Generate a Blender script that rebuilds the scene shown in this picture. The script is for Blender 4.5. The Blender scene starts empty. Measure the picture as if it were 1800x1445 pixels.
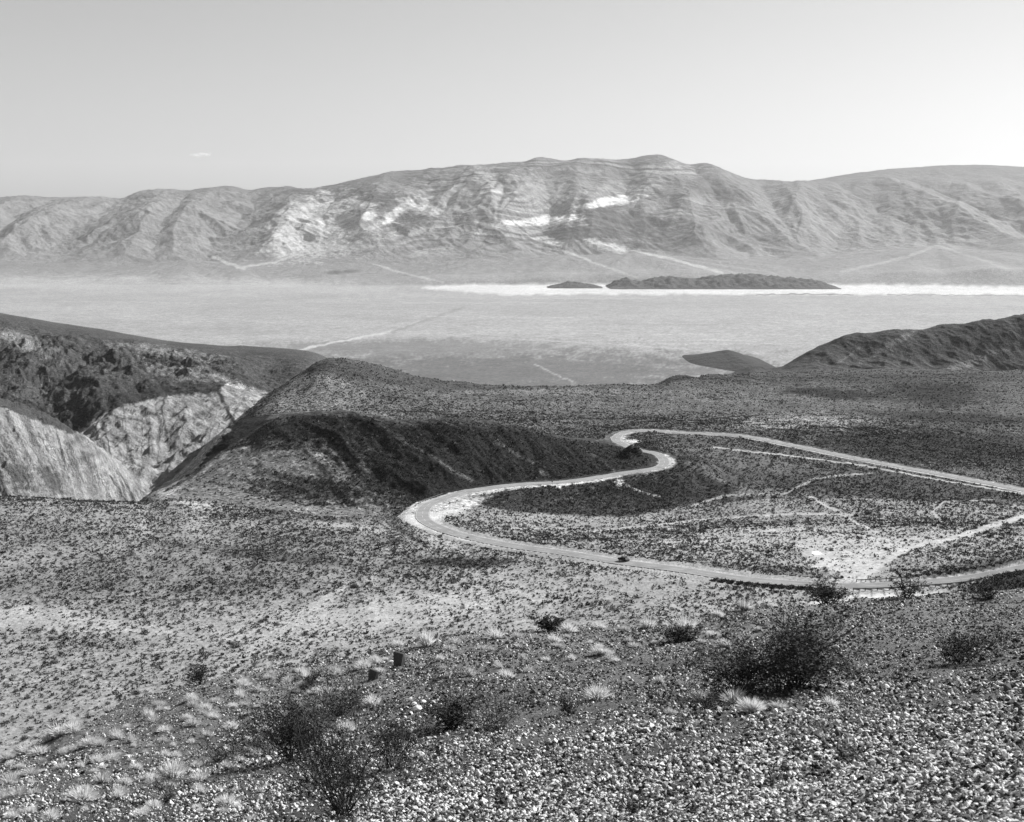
import bpy, math, random
import numpy as np
from mathutils import Matrix, Vector, Euler

random.seed(7)
RNG = np.random.default_rng(7)
S = bpy.context.scene
COL = S.collection

# ------------------------------------------------------------------ camera
PITCH = math.radians(9.1)
F = 2173.0                      # focal length in photo pixels (photo 1800 wide)
CP, SP = math.cos(PITCH), math.sin(PITCH)
cam_d = bpy.data.cameras.new('camera')
cam_d.sensor_width = 36.0
cam_d.lens = 36.0 * F / 1800.0
cam_d.clip_start = 0.1
cam_d.clip_end = 80000
cam_d.dof.use_dof = True
cam_d.dof.focus_distance = 60.0
cam_d.dof.aperture_fstop = 8.0
cam = bpy.data.objects.new('camera', cam_d)
cam.location = (0, 0, 0)
cam.rotation_euler = (math.pi / 2 - PITCH, 0, 0)
COL.objects.link(cam)
S.camera = cam

# ------------------------------------------------------------------ light
SUN_EL = math.radians(33)
SUN_AZ = math.radians(58)       # clockwise from +Y : to the right and a little beyond
SUN_STR, SKY_STR, EXPO = 5.0, 0.053, 1.0
S.view_settings.view_transform = 'Standard'
S.view_settings.look = 'None'
S.view_settings.exposure = EXPO
S.view_settings.gamma = 1.0
sd = Vector((math.sin(SUN_AZ) * math.cos(SUN_EL), math.cos(SUN_AZ) * math.cos(SUN_EL), math.sin(SUN_EL)))
sl = bpy.data.lights.new('sun', 'SUN')
sl.energy = SUN_STR
sl.angle = math.radians(0.5)
sl.color = (1, 1, 1)            # black and white photograph
so = bpy.data.objects.new('sun', sl)
so.rotation_euler = (-sd).to_track_quat('-Z', 'Y').to_euler()
COL.objects.link(so)
W = bpy.data.worlds.new('World')
S.world = W
W.use_nodes = True
nt = W.node_tree
bg = nt.nodes['Background']
sky = nt.nodes.new('ShaderNodeTexSky')
sky.sky_type = 'NISHITA'
sky.sun_disc = False
sky.sun_elevation = SUN_EL
sky.sun_rotation = SUN_AZ
sky.altitude = 1200
sky.air_density = 1.0
sky.dust_density = 1.2
# black and white film, mostly blue sensitive: pale even sky
sep = nt.nodes.new('ShaderNodeSeparateColor')
nt.links.new(sky.outputs[0], sep.inputs[0])
m1 = nt.nodes.new('ShaderNodeMath'); m1.operation = 'MULTIPLY'; m1.inputs[1].default_value = .10
m2 = nt.nodes.new('ShaderNodeMath'); m2.operation = 'MULTIPLY_ADD'; m2.inputs[1].default_value = .30
nt.links.new(sep.outputs[0], m1.inputs[0]); nt.links.new(sep.outputs[1], m2.inputs[0]); nt.links.new(m1.outputs[0], m2.inputs[2])
m3 = nt.nodes.new('ShaderNodeMath'); m3.operation = 'MULTIPLY_ADD'; m3.inputs[1].default_value = .60
nt.links.new(sep.outputs[2], m3.inputs[0]); nt.links.new(m2.outputs[0], m3.inputs[2])
nt.links.new(m3.outputs[0], bg.inputs[0])
bg.inputs[1].default_value = SKY_STR
S.cycles.max_bounces = 5
S.cycles.diffuse_bounces = 2
S.cycles.glossy_bounces = 1
S.cycles.transparent_max_bounces = 8
S.cycles.volume_bounces = 0

# ------------------------------------------------------------------ pixel <-> world
def ray(px, py):
    xc = (px - 900.0) / F
    yc = (722.5 - py) / F
    Y = CP + yc * SP
    Z = -SP + yc * CP
    return xc / Y, Z / Y        # u = X/Y, t = Z/Y

def proj(u, t):
    # yc from t : t = (-SP + yc CP)/(CP + yc SP)
    yc = (t * CP + SP) / (CP - t * SP)
    Y = CP + yc * SP
    return 900.0 + u * Y * F, 722.5 - yc * F

# ------------------------------------------------------------------ numpy noise
def _h(ix, iy, seed):
    n = (ix.astype(np.int64) * 374761393 + iy.astype(np.int64) * 668265263 + seed * 974634777) & 0xffffffff
    n = ((n ^ (n >> 13)) * 1274126177) & 0xffffffff
    return (n ^ (n >> 16)) & 0xffff

_ANG = np.arange(65536) * (2 * np.pi / 65536)
_GX, _GY = np.cos(_ANG).astype(np.float32), np.sin(_ANG).astype(np.float32)

def pn(x, y, seed=0):
    fx, fy = np.floor(x), np.floor(y)
    dx, dy = (x - fx).astype(np.float32), (y - fy).astype(np.float32)
    sx = dx * dx * dx * (dx * (dx * 6 - 15) + 10)
    sy = dy * dy * dy * (dy * (dy * 6 - 15) + 10)
    def g(ox, oy):
        h = _h(fx + ox, fy + oy, seed)
        return _GX[h] * (dx - ox) + _GY[h] * (dy - oy)
    a = g(0, 0); a += sx * (g(1, 0) - a)
    b = g(0, 1); b += sx * (g(1, 1) - b)
    return (a + sy * (b - a)) * 1.5

def fbm(x, y, octv=5, seed=0, gain=0.5):
    s, a, n = 0, 1.0, 0
    for i in range(octv):
        s = s + a * pn(x, y, seed + i * 17); n += a
        x, y, a = x * 2.03 + 11.3, y * 2.03 - 7.1, a * gain
    return s / n * 1.6

def ridged(x, y, octv=5, seed=0, gain=0.5):
    s, a, n = 0, 1.0, 0
    for i in range(octv):
        s = s + a * (1 - 2 * np.abs(pn(x, y, seed + i * 13))); n += a
        x, y, a = x * 2.07 + 5.1, y * 2.07 + 3.7, a * gain
    return s / n

def pchip_slopes(x, y):
    """x,y (K,...)"""
    h = np.diff(x, axis=0); d = np.diff(y, axis=0) / h
    m = np.zeros_like(y)
    w1 = 2 * h[1:] + h[:-1]; w2 = h[1:] + 2 * h[:-1]
    ok = d[1:] * d[:-1] > 0
    dd0 = np.where(ok, d[:-1], 1.0); dd1 = np.where(ok, d[1:], 1.0)
    m[1:-1] = np.where(ok, (w1 + w2) / (w1 / dd0 + w2 / dd1), 0)
    m[0], m[-1] = d[0], d[-1]
    return m

def herm(x0, x1, y0, y1, m0, m1, x):
    h = x1 - x0; s = (x - x0) / h
    return ((2*s**3 - 3*s**2 + 1) * y0 + (s**3 - 2*s**2 + s) * h * m0
            + (-2*s**3 + 3*s**2) * y1 + (s**3 - s**2) * h * m1)

def pchip1(xk, yk, x):
    xk, yk = np.asarray(xk, float), np.asarray(yk, float)
    if len(xk) < 3: return np.interp(x, xk, yk)
    m = pchip_slopes(xk, yk)
    xx = np.clip(x, xk[0], xk[-1])
    i = np.clip(np.searchsorted(xk, xx) - 1, 0, len(xk) - 2)
    return herm(xk[i], xk[i+1], yk[i], yk[i+1], m[i], m[i+1], xx)

# ------------------------------------------------------------------ terrain control lines, near to far
# each point: (px, py, forward distance)  or (px, 'z', z, distance)
Z = 'z'
LINES = [
 ('L0', [(-400,Z,-1.75,1.2),(2200,Z,-1.72,1.2)]),
 ('L1', [(-300,1470,14),(0,1450,12.5),(300,1450,11.5),(600,1450,10),(900,1450,8.6),(1200,1450,7.2),(1500,1450,6),(1800,1450,5),(2100,1460,4.2)]),
 ('L1b',[(-300,1420,19),(0,1392,17),(300,1330,18.5),(600,1290,18.5),(900,1260,17.5),(1200,1235,16.5),(1500,1215,15.5),(1800,1195,14),(2100,1180,13)]),
 ('L2', [(-400,1470,24),(-150,1400,24),(0,1342,25),(60,1318,25.5),(110,1282,27),(170,1262,27.5),(250,1230,29),(340,1202,30.5),(400,1194,31),(480,1184,31.5),(560,1172,32),(650,1152,33),(720,1138,33.5),(800,1124,34),(900,1112,35),(1000,1104,35.5),(1100,1098,36),(1200,1088,37),(1300,1074,38),(1400,1066,38.5),(1500,1060,39),(1600,1053,40),(1700,1046,41),(1800,1038,42),(2100,1015,44)]),
 ('L3', [(-400,Z,-75,110),(0,Z,-70,115),(600,Z,-66,135),(1200,Z,-62,140),(1800,Z,-60,140),(2200,Z,-58,140)]),
 ('P1', [(-400,Z,-120,215),(0,Z,-119,235),(300,Z,-117,262),(600,Z,-118,290),(1000,Z,-119,325),(1200,Z,-118,338),(1400,Z,-118,345),(1500,Z,-116.5,350),(1600,Z,-114,352),(1660,Z,-111,350),(1720,Z,-106.5,348),(1800,Z,-103,345),(2100,Z,-92,330)]),
 ('RD', [(-400,Z,-130,350),(0,Z,-130,360),(600,Z,-130,395),(900,Z,-131,430),(1090,988,458),(1200,1002,437),(1300,1016,418),(1400,1029,403),(1500,1037,393),(1600,1032,388),(1700,1019,387),(1800,1001,388),(1900,975,392),(2100,940,400)]),
 ('P2', [(-400,Z,-135,455),(0,Z,-135,459),(600,Z,-135,459),(900,Z,-136,484),(1200,Z,-137,499),(1500,Z,-138,510),(1800,Z,-138,528),(2200,Z,-136,540)]),
 ('P3', [(-400,870,650),(0,873,645),(130,878,640),(250,883,635),(300,880,628),(400,893,622),(500,908,604),(600,918,592),(680,915,598),(740,905,602),(800,895,618),(880,898,622),(1000,905,640),(1100,900,655),(1250,887,700),(1350,876,705),(1500,876,695),(1800,890,672),(2100,905,640)]),
 ('PR', [(-400,Z,-200,662),(0,Z,-205,662),(130,Z,-205,668),(200,Z,-190,672),(262,876,655),(300,868,650),(400,868,650),(500,880,645),(600,890,640),(700,884,645),(760,878,648),(800,869,660),(850,860,682),(900,853,695),(1000,845,712),(1050,840,728),(1150,825,758),(1180,812,772),(1230,818,765),(1300,845,745),(1400,856,735),(1500,860,725),(1800,880,700),(2100,895,665)]),
 ('C1', [(-400,Z,-240,680),(0,Z,-245,685),(130,Z,-260,705),(200,Z,-262,718),(255,885,690),(275,869,700),(300,856,705),(330,835,715),(360,812,722),(400,788,730),(440,762,742),(480,741,750),(530,730,758),(600,731,755),(640,735,750),(700,747,748),(740,747,748),(800,744,752),(880,749,760),(950,762,775),(1020,771,795),(1075,780,815),(1110,788,822),(1140,786,826),(1165,797,822),(1200,800,815),(1300,806,800),(1500,832,775),(1800,871,720),(2100,890,690)]),
 ('C1b',[(-400,Z,-260,698),(0,Z,-275,710),(130,Z,-290,745),(200,Z,-300,772),(245,886,740),(270,866,745),(300,845,750),(330,815,758),(360,785,765),(405,745,780),(425,737,785),(480,731,785),(530,724,785),(600,726,785),(640,730,785),(700,748,785),(800,749,790),(880,753,800),(950,766,812),(1020,777,835),(1075,779,855),(1110,786,852),(1150,780,856),(1200,785,850),(1300,790,840),(1500,818,800),(1800,866,728),(2100,886,700)]),
 ('P4', [(-400,Z,-250,712),(0,Z,-280,728),(130,Z,-305,790),(200,Z,-315,825),(300,Z,-300,835),(405,Z,-215,860),(480,760,880),(600,765,880),(700,765,880),(800,758,880),(900,757,885),(1000,772,885),(1060,772,888),(1085,768,900),(1150,757,928),(1300,768,898),(1500,805,822),(1650,833,785),(1800,861,745),(2100,880,720)]),
 ('PL', [(-400,Z,-235,725),(0,Z,-262,748),(130,Z,-290,820),(200,Z,-305,870),(300,Z,-295,900),(405,Z,-235,950),(450,738,960),(500,718,985),(600,716,1000),(700,714,1020),(800,715,1060),(900,716,1100),(1000,718,1150),(1150,722,1200),(1300,725,1200),(1500,735,1150),(1800,755,1100),(2200,765,1080)]),
 ('H2', [(-400,600,780),(0,715,835),(60,736,860),(125,763,892),(170,790,918),(215,826,940),(255,866,955),(270,868,950),(330,828,980),(370,790,1020),(405,752,1080),(440,722,1120),(470,698,1150),(505,674,1170),(540,650,1190),(560,638,1200),(580,632,1210),(620,635,1225),(700,653,1280),(760,666,1330),(850,679,1420),(920,682,1500),(1000,682,1550),(1100,678,1600),(1150,674,1650),(1180,662,1700),(1200,660,1720),(1230,664,1800),(1290,660,2000),(1370,656,2150),(1450,652,2200),(1600,654,2200),(1800,652,2200),(2200,650,2200)]),
 ('G',  [(-400,Z,-210,1180),(0,Z,-205,1160),(125,Z,-210,1110),(200,828,1060),(262,862,1030),(330,818,1070),(405,765,1180),(470,716,1260),(540,690,1330),(650,715,1450),(760,725,1480),(900,725,1650),(1150,720,1800),(1290,680,2150),(1370,655,2290),(1450,650,2300),(1800,650,2300),(2200,650,2300)]),
 ('W2', [(-400,660,1300),(0,700,1290),(60,720,1270),(125,758,1180),(160,735,1200),(215,712,1250),(260,700,1290),(300,695,1310),(340,690,1320),(385,686,1330),(430,692,1340),(470,696,1350),(540,700,1450),(650,730,1600),(900,735,1950),(1150,725,2200),(1230,700,2350),(1270,664,2380),(1300,652,2390),(1330,645,2400),(1355,649,2410),(1372,646,2420),(1390,638,2430),(1420,622,2440),(1450,606,2450),(1500,589,2450),(1560,584,2450),(1620,579,2450),(1700,570,2450),(1800,556,2450),(2100,520,2450)]),
 ('K',  [(-400,600,1550),(0,612,1550),(100,618,1540),(200,628,1520),(300,640,1500),(350,644,1500),(400,652,1480),(480,672,1500),(540,660,1560),(600,690,1700),(900,750,2200),(1150,730,2600),(1230,720,2720),(1340,680,2750),(1450,650,2750),(1800,620,2750),(2200,620,2750)]),
 ('R',  [(-400,475,1850),(-150,525,1850),(0,553,1850),(60,565,1840),(120,577,1830),(200,590,1800),(300,605,1780),(400,614,1760),(450,618,1740),(510,624,1700),(545,630,1680),(580,645,1700),(640,690,1800),(900,760,2500),(1150,740,3000),(1300,700,3100),(1360,665,3130),(1400,660,3130),(1500,670,3100),(2200,670,3100)]),
 ('S',  [(-400,Z,-640,3600),(600,Z,-640,3600),(1000,Z,-650,3900),(1200,Z,-640,4300),(2200,Z,-640,4300)]),
 ('V0', [(-400,Z,-695,4800),(2200,Z,-692,5000)]),
 ('V1', [(-400,Z,-738,9500),(2200,Z,-738,9500)]),
 ('V2', [(-400,Z,-745,12900),(0,Z,-743,12900),(700,Z,-745,13000),(2200,Z,-745,13000)]),
 ('M0', [(-400,458,15000),(0,462,15000),(200,468,14900),(330,472,14800),(430,466,14800),(600,466,14800),(700,470,14700),(900,470,14700),(1050,470,14700),(1200,470,14800),(1300,462,15000),(1450,462,15000),(1620,440,15200),(1700,455,15000),(1800,452,15000),(2100,450,15000)]),
 ('M1', [(-400,425,16200),(0,425,16200),(300,425,16200),(500,420,16200),(700,415,16200),(900,420,16100),(1100,428,16000),(1250,430,16200),(1400,430,16500),(1600,420,16800),(1800,415,16800),(2100,415,16800)]),
 ('M2', [(-400,385,17500),(0,385,17500),(300,378,17500),(500,375,17500),(640,365,17600),(760,352,17600),(900,352,17600),(1000,355,17600),(1100,355,17600),(1250,360,17700),(1400,375,17900),(1600,372,18000),(1800,372,18000),(2100,372,18000)]),
 ('M3', [(-400,365,18700),(0,366,18700),(210,362,18700),(400,352,18700),(535,346,18700),(650,336,18800),(760,320,18800),(870,308,18900),(950,312,18900),(1050,318,18900),(1160,312,18900),(1230,312,18900),(1320,335,18900),(1385,340,19000),(1500,335,19200),(1650,342,19300),(1800,347,19300),(2100,350,19300)]),
 ('MC', [(-400,352,20000),(0,350,20000),(60,346,20000),(130,347,20000),(170,348,20000),(210,351,20000),(245,338,20000),(270,335,20000),(300,338,20000),(340,337,20000),(410,331,20000),(450,334,20000),(500,332,20000),(535,336,20000),(580,326,20000),(620,318,20000),(650,313,20000),(700,304,20000),(750,299,20000),(800,296,20000),(870,290,20000),(920,287,20000),(950,279,20100),(1000,284,20100),(1020,281,20100),(1100,280,20200),(1130,276,20200),(1155,274,20200),(1180,282,20200),(1210,290,20200),(1232,290,20200),(1280,305,20200),(1320,316,20200),(1355,318,20500),(1385,322,21000),(1420,317,21500),(1500,305,22000),(1560,297,22300),(1620,293,22300),(1680,290,22300),(1740,290,22300),(1800,293,22300),(2100,300,22300)]),
 ('MB', [(-400,Z,-100,23000),(1300,Z,-100,23300),(2200,Z,-100,24500)]),
]
NAMES = [n for n, _ in LINES]
KI = {n: i for i, n in enumerate(NAMES)}
ud = np.linspace(-0.465, 0.465, 1120)
side = np.linspace(0, 1, 36)[1:] ** 1.6
U = np.concatenate([-(0.465 + side[::-1] * 0.9), ud, 0.465 + side * 0.9])
NC = len(U)
Dk, Tk = [], []
for n, pts in LINES:
    uu, dd, tt = [], [], []
    for p in pts:
        if p[1] == Z:
            u_, _ = ray(p[0], 800); t_ = p[2] / p[3]; d_ = p[3]
        else:
            u_, t_ = ray(p[0], p[1]); d_ = p[2]
        uu.append(u_); tt.append(t_); dd.append(d_)
    Dk.append(np.exp(pchip1(uu, np.log(dd), U))); Tk.append(pchip1(uu, tt, U))
Dk = np.array(Dk); Tk = np.array(Tk)
for k in range(1, len(Dk)):
    Dk[k] = np.maximum(Dk[k], Dk[k-1] * 1.004 + 0.5)
Zk = Dk * Tk
Mk = pchip_slopes(Dk, Zk)
ROWS = {'L0':30,'L1':150,'L1b':170,'L2':14,'L3':24,'P1':50,'RD':70,'P2':110,'P3':70,'PR':110,'C1':50,'C1b':70,'P4':90,'PL':180,
        'H2':50,'G':110,'W2':60,'K':70,'R':10,'S':16,'V0':70,'V1':60,'V2':36,'M0':90,'M1':110,'M2':110,'M3':80,'MC':6}
Dg, Zg, Kg = [], [], []
for k in range(len(LINES) - 1):
    n = ROWS[NAMES[k]]
    for j in range(n + (1 if k == len(LINES) - 2 else 0)):
        s = j / n
        d = Dk[k] * (Dk[k+1] / Dk[k]) ** s
        Dg.append(d); Zg.append(herm(Dk[k], Dk[k+1], Zk[k], Zk[k+1], Mk[k], Mk[k+1], d)); Kg.append(k + s)
Dg = np.array(Dg); Zg = np.array(Zg); Kg = np.array(Kg)
NR = len(Kg)
Ug = np.broadcast_to(U, (NR, NC))
Xg = Ug * Dg
PX0 = 900 + U * F * 1.0         # approximate photo column

# ---- relief : per line amplitude tables {name: [(px,amp)..]}
def amp(tab):
    a = np.zeros((len(LINES), NC))
    for i, n in enumerate(NAMES):
        v = tab.get(n, 0)
        a[i] = v if not isinstance(v, list) else np.interp(PX0, [q[0] for q in v], [q[1] for q in v])
    k = np.clip(np.floor(Kg).astype(int), 0, len(LINES) - 2); s = (Kg - k)[:, None]
    return a[k] * (1 - s) + a[k+1] * s

def add(tab, fn):
    global Zg
    A = amp(tab)
    r = np.where(A.max(axis=1) > 0)[0]
    r0, r1 = r[0], r[-1] + 1
    Zg[r0:r1] += A[r0:r1] * fn(Xg[r0:r1], Dg[r0:r1])

add({'L0':.03,'L1':.07,'L1b':.13,'L2':.2,'L3':1.0}, lambda x, y: fbm(x / 2.6, y / 2.6, 5, 3))
add({'L3':1.5,'P1':.9,'RD':.5,'P2':1.1,'P3':.5,'PR':1.,'C1':1.2,'C1b':1.5,'P4':1.2,'PL':2.,'H2':2.2,'G':2,'W2':2,'K':3}, lambda x, y: fbm(x / 30, y / 45, 5, 21))
add({'PL':[(300,0),(430,1),(800,4),(1800,5)],'H2':[(300,0),(430,1),(800,3),(1200,5),(1800,7)],'G':[(400,3),(1800,6)],'W2':6,'K':[(500,16),(1200,8)],'R':[(500,2),(1200,2)]},
    lambda x, y: fbm(x / 150, y / 200, 5, 31))
# gullies running down the near hill, the road cut and the far hill faces
add({'P3':0,'PR':[(300,.0),(420,.8),(700,4.5),(1050,3.5),(1250,4),(1350,.4),(1500,0)],'C1':[(300,.4),(420,.8),(650,3.),(1000,2.2),(1100,.9),(1300,1.5),(1400,0)],'C1b':[(240,5),(420,2.5),(600,.8),(1200,0)]},
    lambda x, y: ridged((x + .75 * (y - 650) + 8 * pn(x / 30, y / 30, 40)) / 34, y / 110, 5, 41) - .3)
def canyon(x, y):
    wx = x + 6 * pn(x / 40, y / 40, 5)
    return ridged((wx * .9 - .5 * y) / 26, (y + .4 * x) / 120, 5, 51, .55) - .3
add({'C1':0,'C1b':[(230,0),(260,0)],'P4':[(250,7),(330,3),(420,0)],'PL':[(250,11),(330,6),(420,1),(430,0)],'H2':[(0,6),(200,6),(250,4),(400,4),(450,0)],
     'G':[(350,9),(450,4),(550,0)],'W2':[(100,6),(400,4),(500,0)],'K':[(300,4),(500,0)],'R':0}, canyon)
add({'C1':0,'C1b':[(0,4),(235,4),(262,0)],'P4':[(0,12),(235,10),(262,0)],'PL':[(0,12),(250,9),(270,0)],'H2':[(0,3),(240,3),(262,0)],'G':0},
    lambda x, y: ridged((x + 1.5 * y + 12 * pn(x / 30, y / 30, 55)) / 24, (1.5 * x - y) / 120, 5, 56, .62) - .4)
# craggy dark slopes over the canyon and the right-hand hill
add({'G':[(0,6),(200,2),(300,0),(1250,0),(1400,3)],'W2':[(0,10),(300,8),(480,3),(600,0),(1380,0),(1420,3),(1800,5)],'K':[(0,16),(350,16),(500,6),(600,0)],'R':0},
    lambda x, y: ridged((x + .5 * y) / 70, (y - .3 * x) / 130, 5, 61, .6) - .3)
add({'G':[(1370,0),(1450,7),(1800,10)],'W2':[(1200,1),(1400,2),(1800,3)]}, lambda x, y: ridged((x + .9 * y + 30 * pn(x / 120, y / 120, 65)) / 110, y / 190, 6, 66, .6) - .35)
def spur_field(mask_rows, x0, x1, ytop, ybot, gap, slant, width, seed, levels=3, meander=.25, branch=.45):
    """ridge network: main spurs from the crest line down to the foot, with side spurs; 1 on a spine, falling straight to 0"""
    r_ = random.Random(seed)
    segs = []
    def walk(x, y, dx, dy, L, h0, h1, lev):
        n = max(2, int(L / (width * (.5 if width > 100 else .95)))); st_ = L / n
        for i in range(n):
            a = math.atan2(dy, dx) + r_.uniform(-meander, meander)
            nx, ny = x + math.cos(a) * st_, y + math.sin(a) * st_
            ha = h0 + (h1 - h0) * i / n; hb = h0 + (h1 - h0) * (i + 1) / n
            segs.append((x, y, nx, ny, ha, hb, lev))
            if lev < levels - 1:
                for sd_ in (-1, 1):
                    if r_.random() < .7:
                        b = math.atan2(dy, dx) + sd_ * r_.uniform(.6, 1.0)
                        walk(nx, ny, math.cos(b), math.sin(b), L * branch * r_.uniform(.35, .8) * (1 if lev else .55), hb * .93, hb * .30, lev + 1)
            x, y = nx, ny
    x = x0
    while x < x1:
        yt, yb = ytop(x), ybot(x)
        L = (yt - yb) * math.hypot(1, slant) * r_.uniform(.8, 1.05)
        walk(x, yt, slant + r_.uniform(-.25, .25), -1, L, 1.0, r_.uniform(.3, .55), 0)
        x += gap * r_.uniform(.55, 1.5)
    a, b = mask_rows
    X, Y = Xg[a:b].ravel().astype(np.float32), Dg[a:b].ravel().astype(np.float32)
    wob = (.13 * width * pn(X / (width * .5), Y / (width * .5), seed)).astype(np.float32)
    out = np.zeros(len(X), np.float32)
    cw = width * 1.05
    order = np.argsort(X, kind='stable'); Xs = X[order]; Ys = Y[order]; Wb = wob[order]; o2 = out[order]
    for ax, ay, bx, by, ha, hb, lev in segs:
        wd = width * (1, .62, .4, .3)[lev]
        lo = np.searchsorted(Xs, min(ax, bx) - wd); hi = np.searchsorted(Xs, max(ax, bx) + wd)
        if hi <= lo: continue
        yy = Ys[lo:hi]
        sel = np.where((yy > min(ay, by) - wd) & (yy < max(ay, by) + wd))[0]
        if not len(sel): continue
        k = lo + sel
        vx, vy = bx - ax, by - ay
        px_, py_ = Xs[k] - ax, Ys[k] - ay
        t_ = np.clip((px_ * vx + py_ * vy) / (vx*vx + vy*vy), 0, 1)
        d = np.hypot(px_ - t_ * vx, py_ - t_ * vy) + Wb[k]
        v = (ha + (hb - ha) * t_) - np.abs(d) / width
        o2[k] = np.maximum(o2[k], v)
    out[order] = o2
    return out.reshape(b - a, -1)
def add_spurs(tab, *args, **kw):
    global Zg
    A = amp(tab)
    r = np.where(A.max(axis=1) > 0)[0]
    f = spur_field((r[0], r[-1] + 1), *args, **kw)
    Zg[r[0]:r[-1] + 1] += A[r[0]:r[-1] + 1] * (f - .35)
# spurs on the near hill, the road embankment and the right-hand hill, and fine fluting on the canyon walls
add_spurs({'P3':0,'PR':[(420,0),(520,1.5),(700,4.5),(1050,4),(1250,3),(1330,0)],'C1':[(420,0),(520,2),(650,4.),(1000,2.8),(1120,1),(1200,0)],'C1b':[(420,0),(650,1),(1000,.5),(1200,0)]},
          -190, 150, lambda x: 765, lambda x: 655, 17, .75, 13, 14, levels=3)
add_spurs({'G':[(1370,0),(1450,8),(1800,13)],'W2':[(1370,0),(1450,4),(1800,7)]}, 450, 1500, lambda x: 2460, lambda x: 2300, 70, -.8, 60, 15, levels=3)
add_spurs({'C1':0,'C1b':[(0,5),(235,4),(262,0)],'P4':[(0,12),(235,9),(262,0)],'PL':[(0,13),(250,9),(270,0)],'H2':[(0,5),(240,4),(262,0)],'G':0},
          -460, -190, lambda x: 960, lambda x: 700, 11, 1.3, 11, 16, levels=3, meander=.15)
add_spurs({'PL':0,'H2':[(90,0),(130,5),(250,10),(400,7),(470,2),(500,0)],'G':[(90,0),(130,8),(250,13),(400,9),(470,3),(500,0)],'W2':[(90,0),(130,3),(470,2),(500,0)]},
          -480, -150, lambda x: 1330, lambda x: 960, 22, .25, 20, 17, levels=3, meander=.2)
# valley floor and mountains
add({'V0':3,'V1':2,'V2':0,'M0':0}, lambda x, y: fbm(x / 300, y / 500, 5, 71))
def mtn(x, y):
    wx = x + 900 * pn(x / 2600, y / 2600, 81) + 200 * pn(x / 700, y / 900, 80)
    return ridged(wx / 1500, (y + .1 * x) / 4200, 4, 82, .42) - .2
add({'M1':40,'M2':50,'M3':30,'MC':14}, mtn)
add_spurs({'M0':40,'M1':270,'M2':285,'M3':180,'MC':26}, -13000, 13500, lambda x: 20000, lambda x: 15400, 1150, .12, 950, 11, levels=3, branch=.5)
add_spurs({'M1':[(0,34),(450,44),(700,66),(1800,60)],'M2':[(0,38),(450,48),(700,72),(1800,64)],'M3':45,'MC':14}, -12000, 12500, lambda x: 19800, lambda x: 15800, 420, -.25, 300, 12, levels=2, branch=.3)
add({'M0':2,'M1':9,'M2':10,'M3':10,'MC':9}, lambda x, y: ridged((x - .1 * y + 260 * pn(x / 700, y / 700, 86)) / 430, (y + .3 * x) / 1300, 4, 87, .5) - .2)
add({'M1':8,'M2':9,'M3':8,'MC':8}, lambda x, y: ridged((x + .5 * y) / 120, (y - .3 * x) / 420, 3, 88, .5) - .2)
add({'M0':0,'M1':16,'M2':18,'M3':16,'MC':5}, lambda x, y: fbm(x / 500, y / 400, 5, 91, .6))

# alluvial fans: low cones spreading from the canyon mouths
rF = np.where((Kg > KI['V1']) & (Kg < KI['M1'] + .6))[0]; slF = slice(rF[0], rF[-1] + 1)
FANS = [(40,458,15500),(150,462,15300),(330,458,15200),(425,462,15100),(560,462,15200),(665,462,15200),(850,455,15300),(1000,448,15400),(1110,444,15500),(1290,455,15400),(1450,458,15500),(1650,434,15900),(1800,448,15500)]
for fpx, fpy, fd in FANS:
    fu, ft = ray(fpx, fpy)
    fz = ft * fd
    dd = np.hypot((Xg[slF] - fu * fd), (Dg[slF] - fd) * .9)
    cone = fz - dd * (.078 + .015 * pn(np.arctan2(Xg[slF] - fu * fd, fd - Dg[slF]) * 5, dd / 3000, 131)) + 3 * fbm(Xg[slF] / 90, Dg[slF] / 300, 3, 132)
    h_ = np.clip(.5 + (cone - Zg[slF]) / 30, 0, 1) * np.clip((Dg[slF] - 12980) / 350, 0, 1)
    Zg[slF] = Zg[slF] * (1 - h_) + cone * h_ + 30 * .5 * h_ * (1 - h_)
# ------------------------------------------------------------------ road centre line
def hit(px, py, d0, d1, c=None):
    u, t = ray(px, py)
    c = int(np.argmin(abs(U - u)))
    m = (Dg[:, c] >= d0) & (Dg[:, c] <= d1)
    d = Dg[m, c]; tt = Zg[m, c] / d
    cr = np.where((tt[:-1] < t) & (tt[1:] >= t))[0]
    if len(cr):
        i = cr[0]; s = (t - tt[i]) / (tt[i+1] - tt[i]); D = d[i] + s * (d[i+1] - d[i])
    else:
        D = d[np.argmin(abs(tt - t))]
    return u * D, D

def zat(x, y):
    u = x / y
    c = np.clip(np.searchsorted(U, u) - 1, 0, NC - 2)
    f = (u - U[c]) / (U[c+1] - U[c])
    return (1 - f) * np.interp(y, Dg[:, c], Zg[:, c]) + f * np.interp(y, Dg[:, c+1], Zg[:, c+1])

ROADPX = [(1990,957,375,415),(1900,975,375,410),(1800,1001,376,400),(1700,1019,376,400),(1600,1032,376,400),(1500,1037,380,405),(1400,1029,390,416),(1300,1016,405,432),
          (1200,1002,424,450),(1090,988,440,480),(1000,975,400,560),(900,961,430,600),(830,946,450,620),(780,932,480,640),(750,918,520,640),(742,905,560,650),
          (752,892,600,680),(775,880,600,700),(810,868,620,720),(860,858,640,740),(920,850,650,760),(1000,843,660,770),(1080,836,680,780),(1130,829,700,800),(1162,820,700,810),
          (1168,810,720,830),(1152,799,760,850),(1120,789,800,880),(1092,780,820,900),(1082,772,840,930),(1095,764,860,960),(1130,758,880,980),(1200,759,880,980),(1300,768,860,960),
          (1400,785,820,920),(1500,805,790,880),(1600,825,760,850),(1700,845,730,820),(1800,863,700,790),(1950,893,660,760)]
rp = np.array([hit(*q) for q in ROADPX])
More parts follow.
